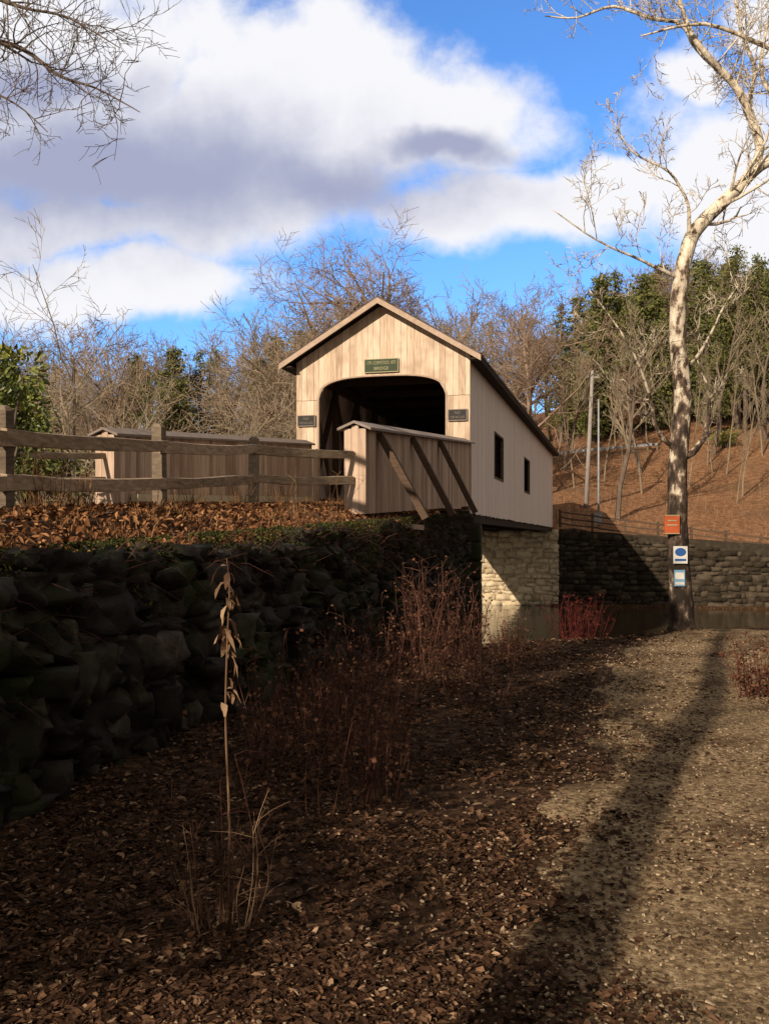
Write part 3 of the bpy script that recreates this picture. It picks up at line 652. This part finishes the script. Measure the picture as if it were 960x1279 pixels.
# ---- overhanging tree at upper left
bx,by=-6.9,9.0;lt=empty('overhanging_tree',(bx,by,H(bx,by)));tag(lt,'bare branches reaching in at the upper left corner from a tree beside the fence','tree')
base=lt.location.copy();trunk=MB();crown=MB();rg=random.Random(9)
limb(trunk,[base,base+Vector((.1,0,2.5)),base+Vector((.0,.1,5)),base+Vector((-.4,.1,8)),base+Vector((-.5,.2,11))],[.3,.24,.2,.15,.06],6,1.6,sides=12,start=.5)
q0=base+Vector((0,.1,5.2))
limb(crown,[q0,P(-90,55,8.8),P(-20,50,8.6),P(30,62,8.5),P(75,95,8.5),P(120,110,8.5),P(175,140,8.4)],[.1,.05,.03,.02,.014,.009,.004],24,.55,kids=(4,4),sides=7,kr=.4,start=.35,mr=.0032)
limb(crown,[base+Vector((-.1,.1,6.2)),P(-120,-60,8.4),P(-20,-10,8.2),P(30,10,8.2),P(85,22,8.2),P(150,60,8.2)],[.09,.045,.024,.014,.009,.004],22,.55,kids=(4,4),sides=7,kr=.4,start=.4,mr=.0032)
limb(crown,[q0,P(-100,120,9),P(-30,110,9),P(20,130,9),P(60,165,9)],[.07,.03,.014,.008,.004],14,.45,kids=(4,3),sides=6,kr=.4,start=.4,mr=.0032)
trunk.build('trunk',m_bark,lt,True);crown.build('crown',m_bark,lt)
for i,(x,y,sx_,sz_,lab) in enumerate([(-5.0,1.2,.44,.5,'unseen dense evergreen added on the bank left of the viewpoint to shade the ground'),(-5.1,-1.8,.46,.36,'unseen lower evergreen added on the bank behind the viewpoint to shade the ground'),(-7.6,-5.0,.5,.5,'unseen evergreen added farther back on the bank behind the viewpoint as a sun blocker'),(8.5,-3,1.0,1.1,'unseen tall evergreen added right of the path behind the viewpoint to block sky light'),(11,4,1.0,1.0,'unseen tall evergreen added far right of the path to block sky light'),(3.5,-13,1.1,1.1,'unseen tall evergreen added straight behind the viewpoint to block sky light'),(12,10,.8,.9,'unseen evergreen added right of the path before the river to block sky light')]):
    q=copy_tree(pp[2][0]);q.location=(x,y,H(x,y)-.2);q.scale=(sx_,sx_,sz_);q.rotation_euler=(0,0,i*1.3);tag(q,lab,'tree')  # unseen evergreens added to shade the foreground and cut sky fill
    if 'group' in q: del q['group']
rgq=random.Random(77);t=MB();c=MB()
pts,rr=smooth_pts([Vector((-.4*z+.12*math.sin(z*1.3),.2*z,z)) for z in (-.3,1.5,3,4.5,6,7.5,9.5)],[.26,.19,.165,.155,.14,.12,.05]);t.tube(pts,rr,10)
for k in range(10):
    z=rgq.uniform(3.2,5.2) if k<3 else rgq.uniform(6.3,9.3);branch(c,Vector((-.4*z,.2*z,z)),Vector((rgq.uniform(-1,1),rgq.uniform(-1,1),rgq.uniform(.1,.9))),rgq.uniform(1.2,2.2),.055,1,4,rgq,(0,4,3,2),.55,(28,60),.05,.25,minr=.01)
q=empty('bare_tree',(-2.15,-3.75,0));t.build('trunk',m_bark,q,True);c.build('crown',m_bark,q);tag(q,'leaning bare tree behind the viewpoint whose trunk shadow crosses the path','tree')
# ---------------------------------------------------------------- shrubs
def leafy(root,cx,cz,rx,rz,n,sz,mat,seed):
    rg=random.Random(seed);c=MB();cl=[(Vector((rg.gauss(0,.45)*rx,rg.gauss(0,.45)*rx,cz+rg.gauss(0,.45)*rz)),rg.uniform(.25,.5)*rx) for _ in range(18)]
    for i in range(n):
        cc,r=rg.choice(cl);d=Vector((rg.gauss(0,1),rg.gauss(0,1),rg.gauss(0,1))).normalized();p=cc+d*r*rg.uniform(.5,1.05)
        if p.z<.1: continue
        e=(d+Vector((rg.gauss(0,.6),rg.gauss(0,.6),rg.gauss(0,.5)-.2))).normalized();e2=e.orthogonal().normalized();e2.rotate(Matrix.Rotation(rg.uniform(-.8,.8),3,e));s=sz*rg.uniform(.7,1.2)
        up=e.cross(e2)*s*.12
        c.add([p,p+e*s*.5+e2*s*.22-up,p+e*s,p+e*s*.5-e2*s*.22-up],[(0,1,2,3)],min(1,max(0,.2+.5*rg.random()+.3*d.z)))
    c.build('foliage',mat,root)
    s=MB()
    for cc,r in cl: s.tube([(cc.x*.1,cc.y*.1,-.2),cc*.55,cc],[.04,.03,.012],5,.4)
    s.build('stem',m_bark,root)
sh=empty('evergreen_shrub',(-6.6,16.5,H(-6.6,16.5)));tag(sh,'broad leaved green shrub at the left edge behind the rail fence','shrub')
leafy(sh,0,1.8,.95,1.0,3000,.15,m_rhodo,3)
sh=empty('green_bush',(-11,30,H(-11,30)));tag(sh,'low dark bush behind the fence left of the parapet','bush');leafy(sh,0,1.3,1.6,.8,1500,.22,m_pine,4)
def stems(root,n,ht,spread,mat,seed,rad=.006,tw=5,curl=.2,leafm=None,leafn=0,twl=.22):
    rg=random.Random(seed);c=MB();lf=MB()
    for i in range(n):
        a=rg.random()*6.28;s=rg.random()*spread;h=ht*rg.uniform(.35,1)
        b=Vector((math.cos(a)*s*.6,math.sin(a)*s*.6,-.05));tp=Vector((math.cos(a)*s+rg.gauss(0,.1)*h,math.sin(a)*s+rg.gauss(0,.1)*h,h))
        mid=(b+tp)/2+Vector((rg.gauss(0,curl*.3),rg.gauss(0,curl*.3),h*.08))*h;mid.z=max(mid.z,h*.4);tt=rg.random()
        P_,r_=smooth_pts([b,mid,tp],[rad,rad*.8,rad*.4],4);c.tube(P_,r_,4,tt,cap=False)
        for k in range(tw):
            j=rg.randint(2,len(P_)-1);q=P_[j];d=Vector((rg.gauss(0,1),rg.gauss(0,1),abs(rg.gauss(.6,.5)))).normalized()*h*twl*rg.uniform(.4,1.2)
            e=q+d;c.tube([q,q+d*.5+Vector((0,0,.01)),e],[rad*.55,rad*.4,rad*.25],3,tt,cap=False)
            if leafm:
                for _ in range(leafn):
                    z=q.lerp(e,rg.random());f=Vector((rg.gauss(0,1),rg.gauss(0,1),rg.gauss(0,1))).normalized()*.016*rg.uniform(.5,1.5);g2=f.orthogonal()*.6
                    lf.add([z,z+f+g2,z+f*2,z+f-g2],[(0,1,2,3)],rg.random())
    c.build('stem',mat,root)
    if leafm: lf.build('withered_foliage',leafm,root)
def plant(name,px,Yp,n,ht,sp,mat,seed,label,cat='shrub',group=None,**kw):
    x=(px-480)/1200*Yp;r=empty(name,(x,Yp,H(x,Yp)));tag(r,label,cat,group);stems(r,n,ht,sp,mat,seed,**kw);return r
plant('red_shrub',722,15.7,90,.75,.75,m_redst,1,'dark red stemmed low shrub on the riverbank left of the sycamore',leafm=m_redst,leafn=1,rad=.005)
plant('dry_shrub',525,12.8,46,1.4,.8,m_dull,2,'tallest russet weeds against the wall below the parapet',leafm=m_rust,leafn=2,rad=.0055)
plant('dry_shrub',566,13.2,36,1.2,.55,m_dull,3,'dry brushy weeds at the bridge end of the retaining wall',leafm=m_rust,leafn=2,rad=.005)
plant('dry_shrub',635,13.8,36,.42,.7,m_dull,5,'fine twigged dry brush in front of the river water',leafm=m_rust,leafn=1,rad=.0035)
plant('dry_shrub',425,8.6,24,.7,.5,m_dull,6,'short reddish twigs beside the base of the stone wall',rad=.003)
plant('dry_shrub',962,9.6,60,.62,.5,m_redst,8,'rusty red low bush at the right edge of the path',leafm=m_rust,leafn=4,rad=.004)
plant('dry_shrub',10,6.1,26,.6,.4,m_dull,9,'dry stems in the bottom left corner against boulders',rad=.003)
plant('dry_weed',395,14.0,26,1.2,.6,m_dry,12,'straw coloured weeds leaning on the middle of the stone wall',rad=.004)
rgp=random.Random(90)
for i in range(44):
    Yp=rgp.uniform(5.6,13.4);px=rgp.uniform(320,600)+(Yp-6)*6
    x=(px-480)/1200*Yp;l,v=tolv(x,Yp)
    if l-lw(v)<.5: px+=80
    if abs((px-480)/1200*Yp-pc(Yp))<1.3: continue
    plant('russet_weed',px,Yp,rgp.randint(8,22),rgp.uniform(.4,.95),rgp.uniform(.3,.7),m_dull,200+i,'thin dull russet weeds scattered between the wall and path','weed','russet weeds between the wall and the path',rad=.003,tw=4,leafm=m_rust,leafn=1)
xw,yw=(283-480)/1200*3.95,3.95
wd=empty('dead_weed',(xw,yw,H(xw,yw)));tag(wd,'tall dead weed with withered hanging leaves in the left foreground','weed')
g=MB();pts,rr=smooth_pts([Vector((0,0,-.03)),Vector((.012,0,.4)),Vector((-.006,.01,.85)),Vector((.004,0,1.2)),Vector((.012,0,1.4)),Vector((0,0,1.52))],[.006,.0052,.0042,.0035,.003,.002]);g.tube(pts,rr,6,.6);g.build('stem',m_dry,wd)
rg=random.Random(3);g=MB()
for k in range(26):
    z=rg.uniform(1.12,1.5) if k<22 else rg.uniform(.85,1.1);a=rg.random()*6.28;o=Vector((math.cos(a),math.sin(a),0));L_=rg.uniform(.05,.13);w=.012*rg.uniform(.6,1.5);s_=Vector((-o.y,o.x,0))*w
    pv=Vector((0,0,z));vs=[pv];fs=[]
    c0=pv.copy();dr=(o*.6+Vector((0,0,rg.uniform(-.5,.3)))).normalized()
    for j in range(4):
        c0=c0+dr*L_/4;dr=(dr+Vector((rg.gauss(0,.25),rg.gauss(0,.25),-.85))).normalized();ww=s_*(1,1.1,.9,.5)[j];ww=ww+Vector((0,0,rg.gauss(0,.004)));vs+=[c0+ww,c0-ww]
    vs.append(c0+dr*L_/5);fs=[(0,1,2),(1,3,4,2),(3,5,6,4),(5,7,8,6),(7,9,8)]
    g.add(vs,fs,rg.uniform(.4,1.1))
g.build('withered_foliage',m_dry,wd)
stems(wd,22,.5,.26,m_dry,31,rad=.003,tw=3,twl=.35);stems(wd,12,.75,.34,m_dull,32,rad=.0028,tw=5,twl=.2)
# ---------------------------------------------------------------- leaf litter, chips, grass
def leaf(mb,p,s,rg,t,flat_=.35):
    a=rg.random()*6.28;e=Vector((math.cos(a),math.sin(a),rg.gauss(0,flat_))).normalized()*s
    n=Vector((rg.gauss(0,flat_),rg.gauss(0,flat_),1)).normalized();w=n.cross(e).normalized()*s*rg.uniform(.3,.6);u=n*s*rg.uniform(-.05,.35)
    mb.add([p-e,p-e*.3+w+u,p+e*.5+w*.7+u*.6,p+e,p+e*.4-w*.8+u*.8,p-e*.4-w+u],[(0,1,2,3),(0,3,4,5)],t)
rg=random.Random(101);g=MB();cnt=0
while cnt<110000:
    Yp=2.4+15.5*rg.random()**2.0;xx=rg.uniform(-.46*Yp-.2,.44*Yp+.3);l,v=tolv(xx,Yp)
    if l-lw(v)<-.15: continue
    dp=abs(xx-pc(Yp));cl=noise.noise(Vector((xx*1.1,Yp*1.1,0)))+.5*noise.noise(Vector((xx*3,Yp*3,5)))
    if dp<1.35 and rg.random()<.93-.2*dp-.6*cl: continue
    if rg.random()<.2-cl: continue
    s=rg.choice((.005,.006,.008,.011,.014,.019,.026))*(.9+.05*Yp)*(.85+.3*rg.random());leaf(g,Vector((xx,Yp,H(xx,Yp)+.012+rg.random()*.012)),s,rg,min(1,abs(rg.gauss(.4,.28))),.3);cnt+=1
tag(g.build('leaf_litter',m_leaf),'carpet of brown fallen leaves over the shaded ground','leaves',kind='stuff')
g=MB()
for i in range(26000):
    Yp=2.4+13*rg.random()**1.8;xx=pc(Yp)+rg.gauss(0,.9)
    p=Vector((xx,Yp,H(xx,Yp)+.022));a=rg.random()*3.14;s=rg.uniform(.002,.009)*(1+.05*Yp);L_=s*rg.uniform(1,2.2)
    d=Vector((math.cos(a),math.sin(a),rg.uniform(-.2,.2)))*L_;g.bar(p-d/2,p+d/2,s,s*.7,rg.random()**1.5)
tag(g.build('wood_chips',m_chip),'scattered bark chips and grit on the dirt path','wood chips',kind='stuff')
g=MB()
for i in range(19000):
    v=-31+30*rg.random();s_=-.0-2.6*rg.random()**1.3;p=lv(lw(v)+s_,v);z=max(H(p.x,p.y),walltop(p.y)-.05 if -.5<s_<-.2 else -9)
    if s_>-.2: continue
    leaf(g,Vector((p.x,p.y,z+.03+rg.random()*.1)),rg.uniform(.02,.05),rg,rg.uniform(.1,1),.7)
tag(g.build('bank_leaves',m_bleaf),'orange brown leaves lying on top of the retaining wall bank','leaves',kind='stuff')
g=MB()
for i in range(22000):
    v=-30+29*rg.random();s_=-.25-2.6*rg.random();nn=noise.noise(Vector((v*.9,s_*1.6,2)))
    if nn<.06: continue
    p=lv(lw(v)+s_,v);z=max(H(p.x,p.y),walltop(p.y)-.08 if s_>-.5 else -9);h=rg.uniform(.05,.2)+.5*nn*rg.random();a=rg.random()*6.28
    d=Vector((math.cos(a),math.sin(a),0));w=Vector((-d.y,d.x,0))*.004;b=Vector((p.x,p.y,z-.03));k=rg.uniform(.1,.9)*h
    m1=b+d*k*.4+Vector((0,0,h*.65));tp=b+d*k+Vector((0,0,h*rg.uniform(.6,1)))
    g.add([b-w,b+w,m1+w,m1-w,tp],[(0,1,2,3),(3,2,4)],rg.random()**1.4)
tag(g.build('dry_grass',m_grass),'dry tan grass growing on the bank along the fence','grass',kind='stuff')
g=MB()
for i in range(24000):
    d=rg.uniform(2,32);p,_=wallp(d);tp=walltop(p.y);nn=noise.noise(Vector((d*.8,0,7)))
    if nn<-.12: continue
    drop=(rg.random()**1.8)*(.25+1.3*max(0,nn));z=tp+.12-drop;base_=zpath(p.x+.5,p.y)
    if z<base_: continue
    q=p+outd*(-.22+.22*drop+rg.uniform(-.16,.16));q.z=z
    leaf(g,q,rg.uniform(.01,.028),rg,rg.random(),1.0)
tag(g.build('creeper',m_ivy),'dark creepers and moss hanging over the edge of the stone wall','creeper',kind='stuff')
g=MB()
for i in range(2400):
    d=rg.uniform(2,32);p,_=wallp(d);q=p+outd*rg.uniform(-.5,0);q.z=walltop(p.y)-rg.uniform(0,.8);e=q+Vector((rg.gauss(0,.14),rg.gauss(0,.14),rg.uniform(-.3,.35)))+outd*rg.uniform(.05,.35);m_=(q+e)/2+Vector((0,0,.06))
    g.tube([q,m_,e],[.004,.003,.0015],3,rg.random(),cap=False)
tag(g.build('hanging_twigs',m_dull),'fine dry twigs sprouting from the joints of the stone wall','twigs',kind='stuff')
for i,(px,Yp,h) in enumerate([(50,9.6,.75),(95,10.5,.6),(235,13.6,.5),(350,16.5,.5),(500,19,.45),(300,15.6,.5)]):
    plant('grass_clump',px,Yp,34,h,.35,m_grass,60+i,['tall straw clump beside the first fence post','straw clump between first and second fence posts','straw tuft just right of the second fence post','straw tuft right of the third fence post','dry tuft at the foot of the right parapet','dry tuft left of the third fence post'][i],'grass',rad=.004,tw=3)
# ---------------------------------------------------------------- poles, guardrail
def zat(px,py,y0=60,y1=200):
    Yq=y0
    while Yq<y1:
        x=(px-480)/1200*Yq
        if 674-(H(x,Yq)-1.6)/Yq*1200<=py: return x,Yq
        Yq+=.5
    return (px-480)/1200*100,100
Yp=78;x=(734-480)/1200*Yp;h0=H(x,Yp);tp=1.6+(674-462)/1200*Yp
r=empty('utility_pole',(x,Yp,h0));tag(r,'tall weathered utility pole leaning slightly behind the river wall','pole')
g=MB();g.tube([(-.2,0,-.5),(.1,0,(tp-h0)*.5),(.35,0,tp-h0)],[.2,.17,.13],9,.5);g.build('shaft',m_pole,r,True)
g=MB();g.bar((-.1,0,tp-h0-.6),(.9,0,tp-h0-.6),.1,.12);g.build('crossarm',m_pole,r)
for k in (0,.8):
    g=MB();g.tube([(k,0,tp-h0-.54),(k,0,tp-h0-.4),(k,0,tp-h0-.34)],[.04,.06,.03],7);g.build('insulator',m_metal,r)
Yp=71;x=(747-480)/1200*Yp;h0=H(x,Yp);tp=1.6+(674-500)/1200*Yp
r=empty('light_pole',(x,Yp,h0));tag(r,'thin grey steel pole with a small box, right of the utility pole','pole')
g=MB();g.tube([(0,0,-.3),(0,0,tp-h0)],[.09,.06],8);g.build('shaft',m_metal,r,True)
g=MB();g.box((-.35,-.25,.25),(.2,-.09,1.1));g.build('meter_box',m_metal,r)
g=MB();g.tube([(0,0,tp-h0),(0,0,tp-h0+.08)],[.1,.03],8);g.build('cap',m_metal,r)
gr=empty('guardrail',(0,0,0));tag(gr,'grey steel guardrail along the road on the hillside','guardrail')
pts=[zat(px,py+5) for px,py in ((672,572),(700,569),(730,566),(760,563),(790,560),(820,558))]
pv=None
for x,yq in pts:
    h0=H(x,yq);g=MB();g.box((x-.1,yq,h0-.2),(x+.1,yq+.15,h0+.85));g.build('post',m_rail,gr)
    if pv:
        g=MB();g.bar((pv[0],pv[1]-.06,pv[2]+.65),(x,yq-.06,h0+.65),.06,.3);g.build('rail',m_metal,gr)
    pv=(x,yq,h0)
x,yq=zat(905,560);sh=empty('green_bush',(x,yq,H(x,yq)));tag(sh,'small green bush on the leafy slope right of the sycamore','bush');leafy(sh,0,1.0,1.6,.8,900,.3,m_rhodo,14)
g=MB()
for i in range(9000):
    px=rg.uniform(640,1000);Yq=rg.uniform(70,125);xx=(px-480)/1200*Yq;h=rg.uniform(.15,.5)*(1 if rg.random()<.92 else 3.2);z=H(xx,Yq);dx=rg.gauss(0,.25)
    if tolv(xx,Yq)[1]<37.5: continue
    g.add([(xx-.018,Yq,z-.1),(xx+.018,Yq,z-.1),(xx+dx,Yq+rg.gauss(0,.2),z+h)],[(0,1,2)],rg.random())
tag(g.build('hillside_brush',m_dry),'thin dry brush covering the leafy slope','brush',kind='stuff')
# ---------------------------------------------------------------- world
AZ=R(32);EL=R(22)
w=bpy.data.worlds.new('World');SC.world=w;w.use_nodes=True;nt=w.node_tree;N=nt.nodes;L=nt.links;bg=N['Background'];bg.inputs['Strength'].default_value=.1
sk=N.new('ShaderNodeTexSky');sk.sky_type='NISHITA';sk.sun_disc=False;sk.sun_elevation=EL;sk.sun_rotation=math.pi+AZ;sk.altitude=100;sk.air_density=1;sk.dust_density=.4;sk.ozone_density=3
def mth(op,a,b=None,c=None,clamp=False):
    n=N.new('ShaderNodeMath');n.operation=op;n.use_clamp=clamp
    for i,q in enumerate((a,b,c)):
        if q is None:continue
        if isinstance(q,(int,float)): n.inputs[i].default_value=q
        else: L.new(q,n.inputs[i])
    return n.outputs[0]
tc=N.new('ShaderNodeTexCoord');sp=N.new('ShaderNodeSeparateXYZ');L.new(tc.outputs['Generated'],sp.inputs[0])
yy=mth('MAXIMUM',mth('ABSOLUTE',sp.outputs[1]),.12);u=mth('DIVIDE',sp.outputs[0],yy);v=mth('DIVIDE',sp.outputs[2],yy)
cb=N.new('ShaderNodeCombineXYZ');L.new(u,cb.inputs[0]);L.new(v,cb.inputs[1])
def nz(scale,detail,rough,off=0):
    n=N.new('ShaderNodeTexNoise');n.inputs['Scale'].default_value=scale;n.inputs['Detail'].default_value=detail;n.inputs['Roughness'].default_value=rough
    if off:
        a=N.new('ShaderNodeVectorMath');a.operation='ADD';a.inputs[1].default_value=(off,off*.7,0);L.new(cb.outputs[0],a.inputs[0]);L.new(a.outputs[0],n.inputs['Vector'])
    else: L.new(cb.outputs[0],n.inputs['Vector'])
    return n
n0=nz(4,5,.55);vm=N.new('ShaderNodeVectorMath');vm.operation='MULTIPLY_ADD';vm.inputs[1].default_value=(.22,.16,0);L.new(n0.outputs['Color'],vm.inputs[0]);
sb=N.new('ShaderNodeVectorMath');sb.operation='SUBTRACT';sb.inputs[1].default_value=(.11,.08,0);L.new(cb.outputs[0],sb.inputs[0]);L.new(sb.outputs[0],vm.inputs[2])
def blobs(lst):
    cur=None
    for (px,py,rx,ry) in lst:
        a=N.new('ShaderNodeVectorMath');a.operation='SUBTRACT';L.new(vm.outputs[0],a.inputs[0]);a.inputs[1].default_value=((px-480)/1200,(674-py)/1200,0)
        b=N.new('ShaderNodeVectorMath');b.operation='MULTIPLY';b.inputs[1].default_value=(1200/rx,1200/ry,0);L.new(a.outputs[0],b.inputs[0])
        c=N.new('ShaderNodeVectorMath');c.operation='LENGTH';L.new(b.outputs[0],c.inputs[0])
        d=mth('SUBTRACT',1,c.outputs['Value']);cur=d if cur is None else mth('MAXIMUM',cur,d)
    return cur
mk=blobs([(40,60,300,140),(230,210,400,130),(380,110,230,105),(540,150,140,85),(600,255,200,60),(730,240,110,45),(130,365,220,55),(60,300,200,40),(890,230,150,170),(860,90,60,60),(970,30,60,60),(-300,200,500,250),(1300,250,350,250),(300,-350,1400,230)])
n1=nz(8,9,.62,3)
mask=mth('ADD',mk,mth('MULTIPLY',mth('SUBTRACT',n1.outputs['Fac'],.5),1.4))
mr=N.new('ShaderNodeMapRange');mr.interpolation_type='SMOOTHSTEP';mr.inputs['From Min'].default_value=-.16;mr.inputs['From Max'].default_value=.42;L.new(mask,mr.inputs['Value'])
gk=blobs([(130,225,440,120),(400,230,230,75),(40,110,190,70),(560,180,90,25)])
n2=nz(7,8,.6,9)
gm=mth('ADD',gk,mth('MULTIPLY',mth('SUBTRACT',n2.outputs['Fac'],.5),1.0))
mg=N.new('ShaderNodeMapRange');mg.interpolation_type='SMOOTHSTEP';mg.inputs['From Min'].default_value=-.3;mg.inputs['From Max'].default_value=.8;L.new(gm,mg.inputs['Value'])
cc=N.new('ShaderNodeMix');cc.data_type='RGBA';L.new(mg.outputs[0],cc.inputs['Factor']);cc.inputs[6].default_value=(9.4,9.4,9.8,1);cc.inputs[7].default_value=(3.9,4.2,5.9,1)
tn=N.new('ShaderNodeMix');tn.data_type='RGBA';tn.blend_type='MULTIPLY';tn.inputs['Factor'].default_value=1;L.new(sk.outputs[0],tn.inputs[6]);tn.inputs[7].default_value=(1.1,1.7,2.4,1)
fm=N.new('ShaderNodeMix');fm.data_type='RGBA';L.new(mr.outputs[0],fm.inputs['Factor']);L.new(tn.outputs[2],fm.inputs[6]);L.new(cc.outputs[2],fm.inputs[7])
inn=N.new('ShaderNodeMapRange');inn.interpolation_type='SMOOTHSTEP';inn.inputs['From Min'].default_value=.02;inn.inputs['From Max'].default_value=.3;L.new(blobs([(480,330,1000,850)]),inn.inputs['Value'])
fr_=N.new('ShaderNodeMapRange');fr_.interpolation_type='SMOOTHSTEP';fr_.inputs['From Min'].default_value=.02;fr_.inputs['From Max'].default_value=.25;L.new(sp.outputs[1],fr_.inputs['Value'])
ins=mth('MULTIPLY',inn.outputs[0],fr_.outputs[0])
oc=N.new('ShaderNodeMix');oc.data_type='RGBA';L.new(n2.outputs['Fac'],oc.inputs['Factor']);oc.inputs[6].default_value=(1.7,1.65,1.7,1);oc.inputs[7].default_value=(5.6,5.0,4.4,1)  # unseen warm grey cloud added outside the view to cut blue fill
fin=N.new('ShaderNodeMix');fin.data_type='RGBA';L.new(ins,fin.inputs['Factor']);L.new(oc.outputs[2],fin.inputs[6]);L.new(fm.outputs[2],fin.inputs[7]);L.new(fin.outputs[2],bg.inputs['Color'])
sd=bpy.data.lights.new('sun','SUN');sd.energy=5;sd.angle=R(.5);sd.color=(1,.85,.68);so=bpy.data.objects.new('sun',sd);COL.objects.link(so)
so.rotation_euler=Vector((math.sin(AZ)*math.cos(EL),math.cos(AZ)*math.cos(EL),-math.sin(EL))).to_track_quat('-Z','Y').to_euler()
cd=bpy.data.cameras.new('camera');co=bpy.data.objects.new('camera',cd);COL.objects.link(co);co.location=(0,0,1.6);co.rotation_euler=(R(90),0,0)
cd.sensor_fit='VERTICAL';cd.sensor_height=36;cd.lens=1200/1279*36;cd.shift_y=34.5/1279;cd.clip_end=3000;cd.clip_start=.05
SC.camera=co
SC.view_settings.view_transform='Standard'
try: SC.view_settings.look='None'
except: pass
SC.view_settings.exposure=0
